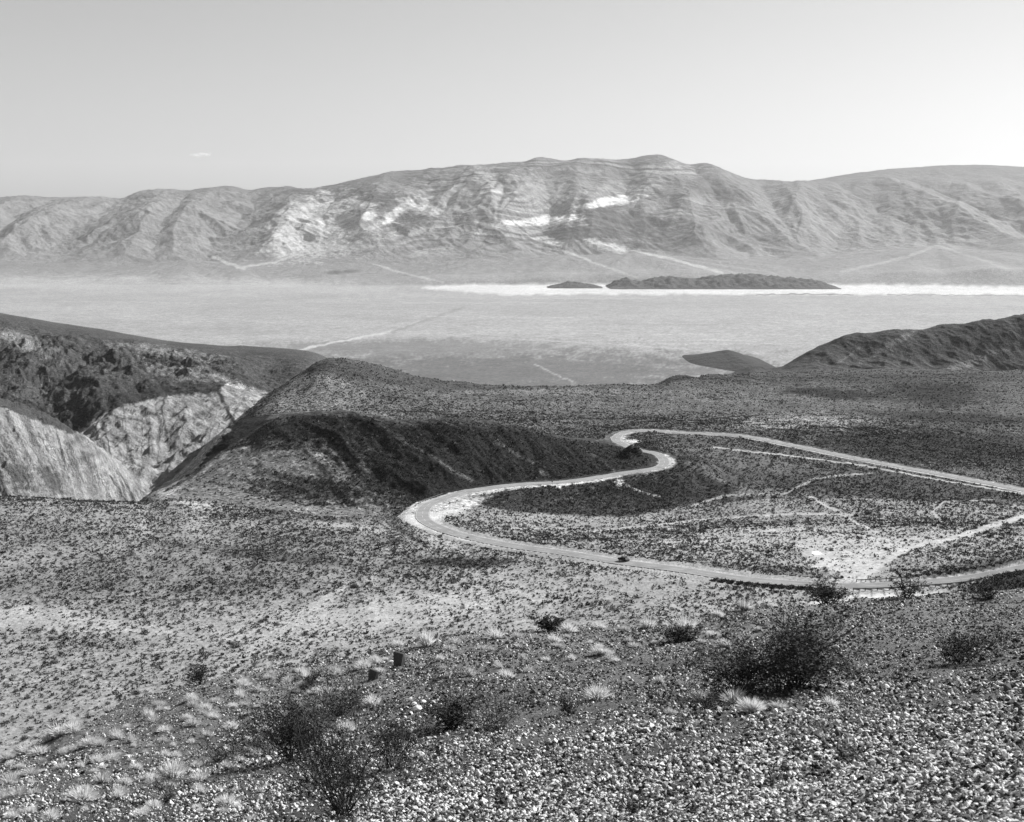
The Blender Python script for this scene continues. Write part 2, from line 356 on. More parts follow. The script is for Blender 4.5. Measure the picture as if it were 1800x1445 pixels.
def smooth_path(p, step):
    seg = np.r_[0, np.cumsum(np.hypot(*np.diff(p, axis=0).T))]
    # catmull-rom
    out = []
    for i in range(len(p) - 1):
        p0, p1, p2, p3 = p[max(i-1, 0)], p[i], p[i+1], p[min(i+2, len(p)-1)]
        n = max(2, int(np.hypot(*(p2 - p1)) / step))
        for s in np.arange(n) / n:
            out.append(.5 * ((2*p1) + (p2-p0)*s + (2*p0-5*p1+4*p2-p3)*s*s + (3*p1-p0-3*p2+p3)*s**3))
    out.append(p[-1])
    out = np.array(out)
    for _ in range(8):
        out[1:-1] = .25*out[:-2] + .5*out[1:-1] + .25*out[2:]
    return out
RP = smooth_path(rp, 3.0)
RZ = np.array([zat(x, y) for x, y in RP])
kz = 15
RZ = np.convolve(np.pad(RZ, kz, mode='edge'), np.ones(2*kz+1) / (2*kz+1), 'valid') + .3
# rocky knob left standing inside the second hairpin
Zg += 9.0 * np.exp(-(((Xg - 80) / 9.5) ** 2 + ((Dg - 786) / 15) ** 2) ** 1.5) * (1 + .25 * fbm(Xg / 8, Dg / 8, 3, 77))
# flatten the ground under the road
RD = np.full((NR, NC), 999.0)
rows = np.where((Dg.max(axis=1) > 290) & (Dg.min(axis=1) < 1000))[0]
r0, r1 = rows[0], rows[-1] + 1
sub = np.argwhere((Dg[r0:r1] > 290) & (Dg[r0:r1] < 1000) & (Ug[r0:r1] > -.12) & (Ug[r0:r1] < .6))
sx = Xg[r0:r1][sub[:, 0], sub[:, 1]].astype(np.float32); sy = Dg[r0:r1][sub[:, 0], sub[:, 1]].astype(np.float32)
best = np.full(len(sub), 1e9, np.float32); bi = np.zeros(len(sub), int)
c0 = 0
for i in range(0, len(RP), 1):
    m = np.abs(sx - RP[i, 0]) < 24
    mi = np.where(m)[0]
    if i % 2 and False: continue
    d = (sx[mi] - RP[i, 0]) ** 2 + (sy[mi] - RP[i, 1]) ** 2
    b = d < best[mi]
    best[mi[b]] = d[b]; bi[mi[b]] = i
best = np.sqrt(best)
w = np.clip((17 - best) / 9.5, 0, 1); w = w * w * (3 - 2 * w)
gi = (sub[:, 0] + r0, sub[:, 1])
Zg[gi] = Zg[gi] * (1 - w) + (RZ[bi] - .18) * w
RD[gi] = best
sgn = (sx - RP[bi, 0]) * -(np.gradient(RP[:, 1])[bi]) + (sy - RP[bi, 1]) * np.gradient(RP[:, 0])[bi]
_pp = proj(RP[:, 0] / RP[:, 1], RZ / RP[:, 1])[0]
_al = np.arange(len(RP)); _apex = int(np.argmin(_pp)); _h2 = _apex + int(np.argmax(_pp[_apex:_apex + 110])); _h3 = _h2 + int(np.argmin(_pp[_h2:_h2 + 60]))
# verge half widths on the left and right of the direction of travel
wl = np.interp(_al, [0, _apex - 45, _apex - 12, _apex, _apex + 14, _apex + 30, _h2 - 16, _h2, _h2 + 14, _h3, _h3 + 20, len(RP)], [4.4, 4.4, 7.5, 13, 7, 4.0, 4.0, 4.5, 4.4, 4.2, 5.5, 6.0])
wr = np.interp(_al, [0, _apex - 45, _apex - 12, _apex, _apex + 30, _apex + 55, _h2 - 16, _h2, _h2 + 14, _h3, _h3 + 20, len(RP)], [5.6, 5.6, 5.6, 8, 12.0, 8, 5.2, 8.0, 5, 7, 6.0, 7.5])
VW = np.zeros((NR, NC)); VW[gi] = np.where(sgn > 0, wl[bi], wr[bi])

# ------------------------------------------------------------------ pixel position and visibility of every ground point
Tg = Zg / Dg
PXg, PYg = proj(Ug, Tg)
cm = np.maximum.accumulate(Tg, axis=0)
VIS = Tg >= cm - 0.0012

# ------------------------------------------------------------------ ground reflectance, with rim and gully shade painted in on the canyon side
ALB = np.full((NR, NC), .3)
def kline(n): return Kg >= KI[n]
def krange(a, b):
    return ((Kg >= KI[a]) & (Kg < KI[b]))[:, None] & np.ones((1, NC), bool)
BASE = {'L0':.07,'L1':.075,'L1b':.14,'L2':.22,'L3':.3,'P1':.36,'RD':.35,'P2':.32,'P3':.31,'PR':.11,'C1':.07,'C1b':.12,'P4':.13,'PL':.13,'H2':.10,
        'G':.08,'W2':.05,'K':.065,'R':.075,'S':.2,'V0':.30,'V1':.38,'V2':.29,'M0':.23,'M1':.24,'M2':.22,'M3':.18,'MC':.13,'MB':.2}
bl = np.array([BASE[n] for n in NAMES])
ALB[:] = np.interp(Kg, np.arange(len(NAMES)), bl)[:, None]
JN = {}
def jit(a, b):
    return None
jx = 0; 
def blend(mask, val):
    global ALB
    ALB += (val - ALB) * mask
def region(ks, rows_=None):
    a, b = ks
    r = np.where((Kg >= KI[a]) & (Kg <= KI[b]))[0]
    return slice(r[0], r[-1] + 1)
def noise_px(sl, sc, seed, octv=4):
    return fbm(PXg[sl] / sc, PYg[sl] / (sc * .5) + np.log(Dg[sl]) * 3, octv, seed)
def ell(ks, cx, cy, rx, ry, val, rot=0, rough=.45, soft=.35, st=1.0, seed=1):
    sl_ = region(ks)
    x = PXg[sl_] - cx; y = PYg[sl_] - cy
    r_ = math.radians(rot)
    a = (x * math.cos(r_) + y * math.sin(r_)) / rx; b = (-x * math.sin(r_) + y * math.cos(r_)) / ry
    d = np.sqrt(a * a + b * b)
    near = d < 2.2
    m = np.zeros_like(d)
    dn = d[near] + rough * (fbm(PXg[sl_][near] / 30, PYg[sl_][near] / 9, 4, seed + int(cx)) + .8 * fbm(PXg[sl_][near] / 7, PYg[sl_][near] / 2.5, 3, seed + 3 + int(cx)))
    m[near] = np.clip((1 + soft - dn) / (2 * soft), 0, 1)
    ALB[sl_] += (val - ALB[sl_]) * m * st
TRK = np.zeros((NR, NC))
def line(ks, pts, wd, val, soft=1.0, st=1.0, yw=.6):
    sl_ = region(ks)
    P, Q = PXg[sl_], PYg[sl_]
    x0 = min(p[0] for p in pts) - 30; x1 = max(p[0] for p in pts) + 30
    y0 = min(p[1] for p in pts) - 20; y1 = max(p[1] for p in pts) + 20
    idx = np.where((P > x0) & (P < x1) & (Q > y0) & (Q < y1))
    if not len(idx[0]): return
    x, y = P[idx], Q[idx]
    x = x + 3 * pn(x / 14, y / 9, 3); y = y + 1.5 * pn(x / 12, y / 8, 4)
    best = np.full(len(x), 1e9)
    for (ax, ay), (bx, by) in zip(pts[:-1], pts[1:]):
        vx, vy = bx - ax, (by - ay) / yw
        s = np.clip(((x - ax) * vx + (y - ay) / yw * vy) / (vx*vx + vy*vy), 0, 1)
        best = np.minimum(best, np.hypot(x - ax - s * vx, ((y - ay) / yw - s * vy)))
    m = np.clip((wd - best) / soft + .5, 0, 1) * st
    A = ALB[sl_]; A[idx] += (val - A[idx]) * m
    if val > .40: TR = TRK[sl_]; TR[idx] = np.maximum(TR[idx], m)
def poly(ks, pts, val, rough=4, soft=4, st=1.0, seed=5):
    sl_ = region(ks)
    P, Q = PXg[sl_], PYg[sl_]
    pa = np.array(pts, float)
    idx = np.where((P > pa[:,0].min() - 20) & (P < pa[:,0].max() + 20) & (Q > pa[:,1].min() - 14) & (Q < pa[:,1].max() + 14))
    if not len(idx[0]): return
    x = P[idx] + rough * fbm(P[idx] / 22, Q[idx] / 9, 4, seed); y = Q[idx] + rough * .5 * fbm(P[idx] / 22, Q[idx] / 9, 4, seed + 9)
    inside = np.zeros(len(x), bool); best = np.full(len(x), 1e9)
    for i in range(len(pa)):
        ax, ay = pa[i]; bx, by = pa[(i+1) % len(pa)]
        c = ((ay > y) != (by > y)) & (x < (bx - ax) * (y - ay) / (by - ay + 1e-9) + ax)
        inside ^= c
        vx, vy = bx - ax, by - ay
        s = np.clip(((x - ax) * vx + (y - ay) * vy) / (vx*vx + vy*vy + 1e-9), 0, 1)
        best = np.minimum(best, np.hypot(x - ax - s * vx, y - ay - s * vy))
    sd_ = np.where(inside, best, -best)
    m = np.clip(sd_ / soft + .5, 0, 1) * st
    A = ALB[sl_]; A[idx] += (val - A[idx]) * m

PLN = ('L3', 'PR')
# --- plain
ell(PLN, 200, 1030, 420, 28, .23)
ell(PLN, 450, 990, 330, 24, .24)
ell(PLN, 150, 930, 250, 40, .28)
ell(PLN, 70, 1086, 150, 17, .46, 4)
ell(PLN, 160, 1102, 130, 9, .44, 3)
ell(PLN, 560, 1065, 60, 10, .43, -35)
ell(PLN, 480, 1120, 90, 12, .42, -30)
ell(PLN, 700, 1080, 260, 30, .44, -8)
ell(PLN, 820, 988, 80, 9, .08)
ell(PLN, 460, 975, 160, 10, .12, 6)
ell(PLN, 700, 962, 80, 6, .42)
ell(PLN, 560, 950, 200, 16, .22)
line(PLN, [(295,872),(360,878),(420,893),(500,908),(600,924),(700,940),(725,955)], 6, .395, 6)
ell(PLN, 330, 880, 60, 8, .42, 12)
ell(PLN, 760, 945, 60, 10, .42, 25)
ell(PLN, 1030, 935, 260, 28, .32)
ell(PLN, 1450, 950, 300, 22, .42)
poly(PLN, [(1400,950),(1440,942),(1560,944),(1640,940),(1690,932),(1620,960),(1560,980),(1525,1025),(1490,1040),(1455,1010),(1400,975)], .48, 16, 14)
ell(PLN, 1435, 972, 9, 3.0, .9, 8, .1, .15)
line(PLN, [(1850,895),(1800,908),(1740,925),(1680,945),(1600,962),(1560,985),(1520,1015),(1500,1034)], 6, .52, 6)
line(PLN, [(1030,935),(1130,925),(1250,912),(1400,903),(1500,905)], 1.8, .47, 3)
line(PLN, [(1800,870),(1720,880),(1660,882),(1640,900),(1655,918)], 2.2, .42, 3)
line(PLN, [(1425,873),(1450,888),(1475,900),(1510,922),(1540,935)], 2.8, .48, 4)
line(PLN, [(870,928),(950,930),(1030,928)], 1.6, .42, 3)
ell(PLN, 1720, 1000, 110, 14, .12, -8)
ell(PLN, 1350, 1000, 120, 8, .16, 5)
poly(('L3','P2'), [(1690,1040),(1640,1060),(1860,1060),(1860,985),(1790,1006),(1740,1016)], .02, 3, 3)
ell(('L3','P2'), 1560, 1052, 130, 9, .6, -4)
for pts_, v_ in (([(610,1030),(560,1062),(500,1110),(430,1160),(340,1215)], .42), ([(760,1030),(680,1070),(600,1110),(520,1165)], .41), ([(900,1030),(820,1062),(740,1100),(690,1140)], .40),
                 ([(0,1140),(120,1150),(260,1150),(380,1130),(470,1105)], .41), ([(0,1200),(140,1190),(260,1180)], .40), ([(320,1010),(250,1040),(150,1060),(60,1075)], .38),
                 ([(0,900),(120,912),(240,925),(330,945)], .36), ([(1000,1010),(1100,1030),(1220,1040)], .38), ([(1120,960),(1230,985),(1330,995)], .37)):
    line(PLN, pts_, 2.6, v_, 7, .8)
# --- basin, embankments
BAS = ('P2', 'P4')
ell(BAS, 1210, 852, 70, 20, .02, 14)
poly(BAS, [(845,872),(870,862),(950,853),(1080,846),(1160,835),(1200,822),(1260,845),(1300,858),(1260,878),(1190,893),(1100,908),(1000,906),(900,898),(850,890)], .055, 5, 5)
ell(BAS, 1130, 862, 90, 22, .018, 8)
ell(BAS, 1090, 850, 7, 10, .5, -45, .2)
line(BAS, [(1085,842),(1100,852),(1120,862),(1160,874)], 2.0, .4, 3)
ell(BAS, 980, 853, 8, 5, .55, 30, .2)
ell(('P3','P4'), 1340, 882, 85, 9, .07)
ell(('P3','P4'), 1560, 862, 200, 17, .08, 3)
ell(('P3','P4'), 1330, 810, 140, 18, .15, 8)
line(('P3','C1b'), [(1220,888),(1270,872),(1330,868),(1380,867),(1405,856),(1425,843),(1470,836),(1530,832)], 3, .36, 3)
line(('PR','P4'), [(1255,786),(1300,792),(1370,799),(1440,808),(1500,815),(1570,828),(1640,842),(1720,855),(1820,872)], 2.0, .42, 2)
ell(('P2','PR'), 560, 905, 170, 12, .2)
# --- near hill
HL = ('P3', 'P4')
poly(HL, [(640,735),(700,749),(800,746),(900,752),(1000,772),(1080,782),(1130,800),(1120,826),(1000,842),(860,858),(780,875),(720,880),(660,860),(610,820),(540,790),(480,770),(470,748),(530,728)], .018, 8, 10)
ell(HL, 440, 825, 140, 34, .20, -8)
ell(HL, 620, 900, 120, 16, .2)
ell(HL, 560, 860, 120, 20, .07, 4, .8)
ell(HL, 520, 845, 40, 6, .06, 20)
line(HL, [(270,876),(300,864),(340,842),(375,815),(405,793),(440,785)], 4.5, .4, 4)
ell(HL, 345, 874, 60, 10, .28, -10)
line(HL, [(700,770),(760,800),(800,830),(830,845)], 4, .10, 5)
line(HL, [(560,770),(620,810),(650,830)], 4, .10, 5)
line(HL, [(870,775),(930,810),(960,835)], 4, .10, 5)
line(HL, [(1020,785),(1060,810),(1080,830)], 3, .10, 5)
poly(('PR','G'), [(225,900),(240,872),(290,835),(330,796),(400,730),(430,728),(480,726),(440,762),(400,786),(365,812),(335,834),(295,860),(262,878)], .02, 2, 2)  # left-facing rim strip above the canyon, its shade painted near-black into the colour
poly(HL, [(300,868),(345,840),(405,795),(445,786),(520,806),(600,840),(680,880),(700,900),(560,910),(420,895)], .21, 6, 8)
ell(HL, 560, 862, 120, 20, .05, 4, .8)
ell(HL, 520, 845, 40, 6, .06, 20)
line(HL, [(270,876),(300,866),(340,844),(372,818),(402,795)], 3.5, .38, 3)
# --- far hill and plateau
FH = ('P4', 'G')
poly(FH, [(405,745),(470,700),(540,652),(600,665),(660,700),(740,735),(640,735),(560,730),(480,735)], .20, 5, 8)
poly(('PL','G'), [(535,655),(580,628),(700,648),(850,676),(980,682),(900,700),(760,690),(660,672),(580,655)], .075, 6, 8)
ell(FH, 900, 720, 250, 20, .14)
ell(FH, 1000, 690, 200, 6, .19)
ell(FH, 1410, 742, 110, 13, .30)
ell(FH, 1300, 700, 180, 12, .15)
ell(('P4','H2'), 1650, 785, 240, 32, .025, 3)
ell(('P4','H2'), 1700, 735, 170, 10, .03, 3)
ell(('PL','G'), 1470, 692, 90, 9, .02, 4)
ell(('PL','G'), 1640, 690, 100, 25, .02, 5)
ell(('PL','G'), 1560, 665, 300, 9, .06, 0)
ell(('PL','G'), 1190, 665, 40, 7, .05)
# --- canyon
CN = ('PR', 'K')
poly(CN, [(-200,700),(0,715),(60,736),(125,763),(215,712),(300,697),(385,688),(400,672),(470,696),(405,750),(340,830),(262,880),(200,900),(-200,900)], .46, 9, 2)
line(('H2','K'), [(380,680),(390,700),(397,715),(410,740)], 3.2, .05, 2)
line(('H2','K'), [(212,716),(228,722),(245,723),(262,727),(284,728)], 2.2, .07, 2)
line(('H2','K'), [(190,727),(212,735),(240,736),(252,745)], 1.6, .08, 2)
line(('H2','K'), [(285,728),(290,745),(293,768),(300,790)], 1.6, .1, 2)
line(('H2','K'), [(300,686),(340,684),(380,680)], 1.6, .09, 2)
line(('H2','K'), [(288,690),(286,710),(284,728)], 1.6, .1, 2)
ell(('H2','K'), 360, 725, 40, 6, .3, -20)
for q in range(46):  # gully shade and lit ribs of the left wall painted as streaks
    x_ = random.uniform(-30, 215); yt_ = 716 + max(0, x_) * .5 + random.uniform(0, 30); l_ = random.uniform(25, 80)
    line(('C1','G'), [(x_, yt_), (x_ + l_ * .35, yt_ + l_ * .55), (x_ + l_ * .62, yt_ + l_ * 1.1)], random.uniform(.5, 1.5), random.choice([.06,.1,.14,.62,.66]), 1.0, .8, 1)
for q in range(30):  # cracks on the far wall, their shade and lit edges painted as streaks
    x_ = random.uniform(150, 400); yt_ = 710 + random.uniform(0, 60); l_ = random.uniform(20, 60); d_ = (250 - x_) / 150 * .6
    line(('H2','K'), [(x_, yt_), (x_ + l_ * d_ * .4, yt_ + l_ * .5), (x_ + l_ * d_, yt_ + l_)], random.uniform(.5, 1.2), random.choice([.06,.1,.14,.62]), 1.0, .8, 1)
ell(('C1','G'), 35, 835, 20, 34, .13, -35, .7)  # gully hollows low on the left wall, shade put into the colour
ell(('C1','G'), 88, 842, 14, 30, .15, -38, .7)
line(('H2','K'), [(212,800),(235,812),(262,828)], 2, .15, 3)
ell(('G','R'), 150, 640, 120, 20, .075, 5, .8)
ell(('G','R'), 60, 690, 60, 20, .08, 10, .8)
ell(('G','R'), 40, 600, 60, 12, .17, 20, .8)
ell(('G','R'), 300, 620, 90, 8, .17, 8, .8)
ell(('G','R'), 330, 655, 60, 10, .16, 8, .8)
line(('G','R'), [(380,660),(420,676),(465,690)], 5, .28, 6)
# --- right hill and mounds
line(('G','K'), [(1470,640),(1500,620),(1520,605)], 3, .14, 4)
ell(('G','K'), 1700, 640, 60, 6, .18, -20)
ell(('G','K'), 1560, 610, 60, 6, .13, -30)
# --- valley floor
VF = ('S', 'M0')
ell(VF, 900, 655, 460, 40, .14, 0, .5)
ell(VF, 700, 610, 260, 14, .2, 0, .5)
ell(VF, 1000, 545, 900, 26, .33, 0, .3)
ell(VF, 200, 500, 520, 14, .38, 1, .3)
ell(VF, 250, 575, 400, 22, .34, 1, .3)
poly(('V0','M0'), [(740,505),(800,500),(1000,499),(1250,500),(1500,500),(1700,503),(1900,506),(1900,519),(1600,518),(1400,518),(1100,517),(900,518),(830,514),(760,509)], .62, 6, 5.0)
line(VF, [(1330,518),(1420,517),(1500,518)], 1.5, .18, 1.5)
line(VF, [(1560,518),(1700,519),(1820,520)], 1.2, .22, 1.5)
line(VF, [(520,618),(560,607),(620,596),(700,580),(735,566)], 2.6, .50, 2.5)
line(VF, [(690,584),(740,566),(780,552),(815,540)], 3.2, .27, 4)
line(VF, [(700,582),(900,596),(1100,606),(1250,618)], 1.8, .4, 3)
for q in range(26):
    xx = random.uniform(-50, 1700); yy = random.uniform(525, 640)
    line(VF, [(xx, yy), (xx + 120, yy + random.uniform(-1, 2)), (xx + 320, yy + random.uniform(-2, 4))], .8, random.choice([.28,.46]), 1.6, .6)
line(VF, [(940,640),(980,660),(1010,672)], 1.5, .34, 2)
# --- mountains
MT = ('M0', 'MB')
def zone(cx, cy, rx, ry, rot=0):
    return ell(MT, cx, cy, rx, ry, 0, rot)
ell(MT, 200, 390, 260, 60, .22, 0, .4, .6)
ell(MT, 620, 348, 100, 24, .06, 8)
ell(MT, 880, 305, 150, 9, .11, -4)
ell(MT, 1250, 330, 90, 22, .13, 25)
ell(MT, 1180, 420, 70, 20, .15)
ell(MT, 1330, 400, 110, 30, .16)
ell(MT, 720, 385, 50, 26, .06, -30)
ell(MT, 1090, 385, 110, 20, .07, 10)
ell(MT, 1040, 410, 90, 16, .07)
ell(MT, 1500, 400, 260, 30, .25, 5)
ell(MT, 860, 345, 120, 40, .32)
ell(MT, 545, 400, 75, 42, .5, -30, .6)
ell(MT, 610, 425, 60, 20, .45, -10, .7)
ell(MT, 700, 372, 40, 8, .6, -35)
ell(MT, 650, 378, 12, 8, .65, -35)
ell(MT, 640, 358, 22, 5, .6, 10)
ell(MT, 740, 362, 30, 12, .55, 20)
ell(MT, 945, 388, 60, 7, .85, -6, .4)
ell(MT, 1070, 355, 52, 7, .8, -10, .4)
ell(MT, 1060, 432, 35, 7, .65, 12)
ell(MT, 970, 425, 25, 5, .65, 10)
ell(MT, 800, 420, 140, 24, .27)
ell(MT, 1170, 300, 60, 14, .25)
line(('V2','M1'), [(1110,440),(1180,455),(1270,480)], 3.5, .45, 3)
line(('V2','M2'), [(990,440),(1060,468),(1120,488)], 2.5, .40, 3)
line(('V2','M2'), [(420,470),(480,462),(540,440),(580,425)], 3, .45, 3)
line(('V2','M2'), [(375,452),(400,462),(430,473)], 4, .42, 3)
line(('V2','M2'), [(1650,430),(1600,450),(1480,478)], 3, .36, 4)
line(('V2','M2'), [(1650,432),(1720,455),(1820,490)], 3, .34, 4)
line(('V2','M2'), [(660,465),(700,478),(780,496)], 2.5, .40, 3)
ell(('V2','M1'), 588, 479, 17, 3.6, .10, -4, .15)
ell(('V2','M1'), 617, 477, 16, 3.2, .12, -4, .15)
# pale rock bands following the bedding
slM = region(MT)
sN = fbm(Xg[slM] / 1600, Dg[slM] / 1600, 3, 101)
bed = Zg[slM] + 170 * sN + .045 * (Xg[slM] - 500) + .05 * Dg[slM]
st = pn(bed / 55, Xg[slM] / 2500, 103) + .8 * pn(bed / 17, Xg[slM] / 1200, 104)
msk = np.clip((PXg[slM] - 640) / 120, 0, 1) * np.clip((1320 - PXg[slM]) / 120, 0, 1) * .85 + .15
msk = msk * np.clip(fbm(Xg[slM] / 900, Dg[slM] / 900, 3, 105) * 1.6 + .7, .1, 1.2)
msk = msk * np.clip((Kg[slM][:, None] - KI['M0'] - .4) / .5, 0, 1)
ALB[slM] *= 1 + .95 * np.clip(st, -.6, 1.0) * msk
ALB[slM] *= 1 + .18 * fbm(Xg[slM] / 180, Dg[slM] / 180, 3, 107)
# bed lines on the canyon walls, then painted gully shade
slC = region(('PL', 'R'))
bed = Zg[slC] + .06 * Xg[slC] + 10 * fbm(Xg[slC] / 90, Dg[slC] / 90, 3, 111)
mk = (PXg[slC] < 480) & (PXg[slC] > 120)
ALB[slC] *= np.where(mk, 1 - .5 * np.clip(pn(bed / 7, Xg[slC] / 160, 112), -.2, 1), 1)
ALB[slC] *= np.where((PXg[slC] < 480) & (ALB[slC] > .2), 1 - .55 * np.clip(ridged((Xg[slC] + 1.5 * Dg[slC]) / 26, (1.5 * Xg[slC] - Dg[slC]) / 160, 4, 113) - .1, 0, 1), 1)  # streaks down the gullies, their shade put into the wall colour
# pale verge beside the road
ell(('PR','P4'), 1132, 800, 30, 26, .035, 0, .2)
vr = np.clip((VW - RD + 1.3 * fbm(Xg / 9, Dg / 9, 3, 121)) / 1.4, 0, 1)
ALB += (.52 - ALB) * vr
# turnouts at the first bend
for (qx, qy, rx_, ry_) in ((735, 905, 17, 15), (800, 893, 40, 9), (765, 905, 14, 10)):
    ell(('P2','C1'), qx, qy, rx_, ry_, .6, -14 if qx == 800 else 0, .25)
ell(('P3','PR'), 812, 888, 42, 7, .58, -16, .3)
ell(('PR','P4'), 1108, 776, 16, 4, .6, 0, .3)
ALB = np.clip(ALB, .012, .9) * .70

# ------------------------------------------------------------------ mesh helpers
def mesh_np(name, V, Fc, alb=None, smooth=False, mat=None):
    me = bpy.data.meshes.new(name)
    n = Fc.shape[1]
    me.vertices.add(len(V)); me.vertices.foreach_set('co', np.ascontiguousarray(V, dtype=np.float32).ravel())
    me.loops.add(Fc.size); me.loops.foreach_set('vertex_index', np.ascontiguousarray(Fc, dtype=np.int32).ravel())
    me.polygons.add(len(Fc)); me.polygons.foreach_set('loop_start', np.arange(0, Fc.size, n, dtype=np.int32))
    me.polygons.foreach_set('use_smooth', np.full(len(Fc), smooth))
    if alb is not None:
        a = me.attributes.new('alb', 'FLOAT', 'POINT'); a.data.foreach_set('value', np.ascontiguousarray(alb, dtype=np.float32).ravel())
    me.update(calc_edges=True)
    if mat: me.materials.append(mat)
    return me

def link(name, me, parent=None, loc=(0, 0, 0), **props):
    o = bpy.data.objects.new(name, me)
    COL.objects.link(o)
    o.location = loc
    if parent: o.parent = parent
    for k, v in props.items(): o[k] = v
    return o

def new_mat(name):
    m = bpy.data.materials.new(name); m.use_nodes = True
    t = m.node_tree; b = t.nodes['Principled BSDF']
    b.inputs['Roughness'].default_value = .95
    b.inputs['Specular IOR Level'].default_value = .1
    return m, t, b

def M(t, op, a, b=None, c=None, clamp=False):
    n = t.nodes.new('ShaderNodeMath'); n.operation = op; n.use_clamp = clamp
    for i, v in enumerate((a, b, c)):
        if v is None: continue
        if isinstance(v, (int, float)): n.inputs[i].default_value = v
        else: t.links.new(v, n.inputs[i])
    return n.outputs[0]

def tex_noise(t, scale, detail=6, rough=.6, sc=(1, 1, 1), rot=0):
    co = t.nodes.new('ShaderNodeTexCoord'); mp = t.nodes.new('ShaderNodeMapping')
    mp.inputs['Scale'].default_value = sc; mp.inputs['Rotation'].default_value = (0, 0, rot)
    t.links.new(co.outputs['Object'], mp.inputs[0])
    n = t.nodes.new('ShaderNodeTexNoise'); n.inputs['Scale'].default_value = scale
    n.inputs['Detail'].default_value = detail; n.inputs['Roughness'].default_value = rough
    t.links.new(mp.outputs[0], n.inputs[0])
    return n.outputs[0]

def rough_ground(name, layers, bump=None, spots=None, flecks=None):
    """alb attribute times noise contrast; layers: (scale, detail, amount); spots: (cell, size, value)"""
    m, t, b = new_mat(name)
    at = t.nodes.new('ShaderNodeAttribute'); at.attribute_name = 'alb'
    v = at.outputs['Fac']
    for sc, det, am in layers:
        n = tex_noise(t, sc, det, .65)
        f = M(t, 'MULTIPLY_ADD', n, am * 2, 1 - am)
        f = M(t, 'MAXIMUM', f, .12)
        v = M(t, 'MULTIPLY', v, f)
    if spots:
        for cell, thr, val in spots:
            co = t.nodes.new('ShaderNodeTexCoord')
            vo = t.nodes.new('ShaderNodeTexVoronoi'); vo.inputs['Scale'].default_value = 1.0 / cell
            t.links.new(co.outputs['Object'], vo.inputs['Vector'])
            dn = tex_noise(t, .9 / cell, 3, .6)
            dist = M(t, 'ADD', vo.outputs['Distance'], M(t, 'MULTIPLY_ADD', dn, .5, -.25))
            k = M(t, 'LESS_THAN', dist, thr)
            v = M(t, 'MULTIPLY', v, M(t, 'MULTIPLY_ADD', k, val - 1, 1))
    if flecks:
        n = tex_noise(t, flecks[0], 3, .6)
        v = M(t, 'MULTIPLY', v, M(t, 'MULTIPLY_ADD', M(t, 'GREATER_THAN', n, flecks[1]), flecks[2] - 1, 1))
    v = M(t, 'MINIMUM', v, .7)
    t.links.new(v, b.inputs['Base Color'])
    if bump:
        prev = None
        for sc, det, dist in bump:
            n = tex_noise(t, sc, det, .7)
            bn = t.nodes.new('ShaderNodeBump'); bn.inputs['Strength'].default_value = 1
            bn.inputs['Distance'].default_value = dist
            t.links.new(n, bn.inputs['Height'])
            if prev is not None: t.links.new(prev, bn.inputs['Normal'])
            prev = bn.outputs[0]
        t.links.new(prev, b.inputs['Normal'])
    return m

MAT_near = rough_ground('stony soil', [(.5, 5, .5), (9, 5, 1.2), (38, 4, 1.2)], [(14, 6, .06)])
MAT_plain = rough_ground('desert soil', [(.02, 6, .35), (.25, 6, .6), (.9, 4, .9)], [(.6, 6, .5)])
MAT_hill = rough_ground('rocky hillside', [(.012, 6, .45), (.12, 6, .8), (.6, 4, .8)], [(.12, 8, 3.0)], [(3.4, .30, .35)], (.33, .60, 2.0))
MAT_canyon = rough_ground('canyon rock', [(.02, 6, .4), (.2, 6, .8)], [(.08, 9, 10.0)])
MAT_valley = rough_ground('valley soil', [(.0012, 8, .3), (.012, 6, .45), (.05, 4, .8), (.15, 3, .7)], [(.02, 6, 3)])
MAT_salt = rough_ground('salt crust', [(.002, 6, .08)])
MAT_mtn = rough_ground('mountain rock', [(.0015, 8, .3), (.012, 6, .4), (.06, 3, .3)], [(.012, 7, 24)])

# ------------------------------------------------------------------ cut the sheet into named pieces of ground
fk = .5 * (Kg[:-1] + Kg[1:])[:, None] + np.zeros((1, NC - 1))
fpx = .25 * (PXg[:-1, :-1] + PXg[1:, 1:] + PXg[:-1, 1:] + PXg[1:, :-1])
fpy = .25 * (PYg[:-1, :-1] + PYg[1:, 1:] + PYg[:-1, 1:] + PYg[1:, :-1])
fal = ALB[:-1, :-1]
colpx = np.broadcast_to((900 + .5 * (U[:-1] + U[1:]) * F)[None, :], fk.shape)
def K_(a): return KI[a]
reg = np.zeros(fk.shape, int)
reg[(fk < K_('L3'))] = 1                                     # gravel slope
reg[(fk >= K_('L3')) & (fk < K_('P3'))] = 2                  # desert plain
m = (fk >= K_('P3')) & (fk < K_('P4')); reg[m] = 3           # near hill
reg[m & (colpx > 1190)] = 2
reg[m & (colpx < 262)] = 4
m = (fk >= K_('P4')) & (fk < K_('G')); reg[m] = 5            # far hill / plateau
reg[m & (colpx < 408)] = 4
reg[m & (colpx > 800)] = 6
m = (fk >= K_('G')) & (fk < K_('S')); reg[m] = 7             # dark ridge left
reg[(fk >= K_('G')) & (fk < K_('W2')) & (colpx < 470)] = 4
reg[m & (colpx > 700)] = 8
reg[(fk >= K_('S')) & (fk < K_('V2') + .35)] = 9
reg[(reg == 9) & (fal > .5) & (fpy < 524)] = 10
reg[(fk >= K_('V2') + .35)] = 11
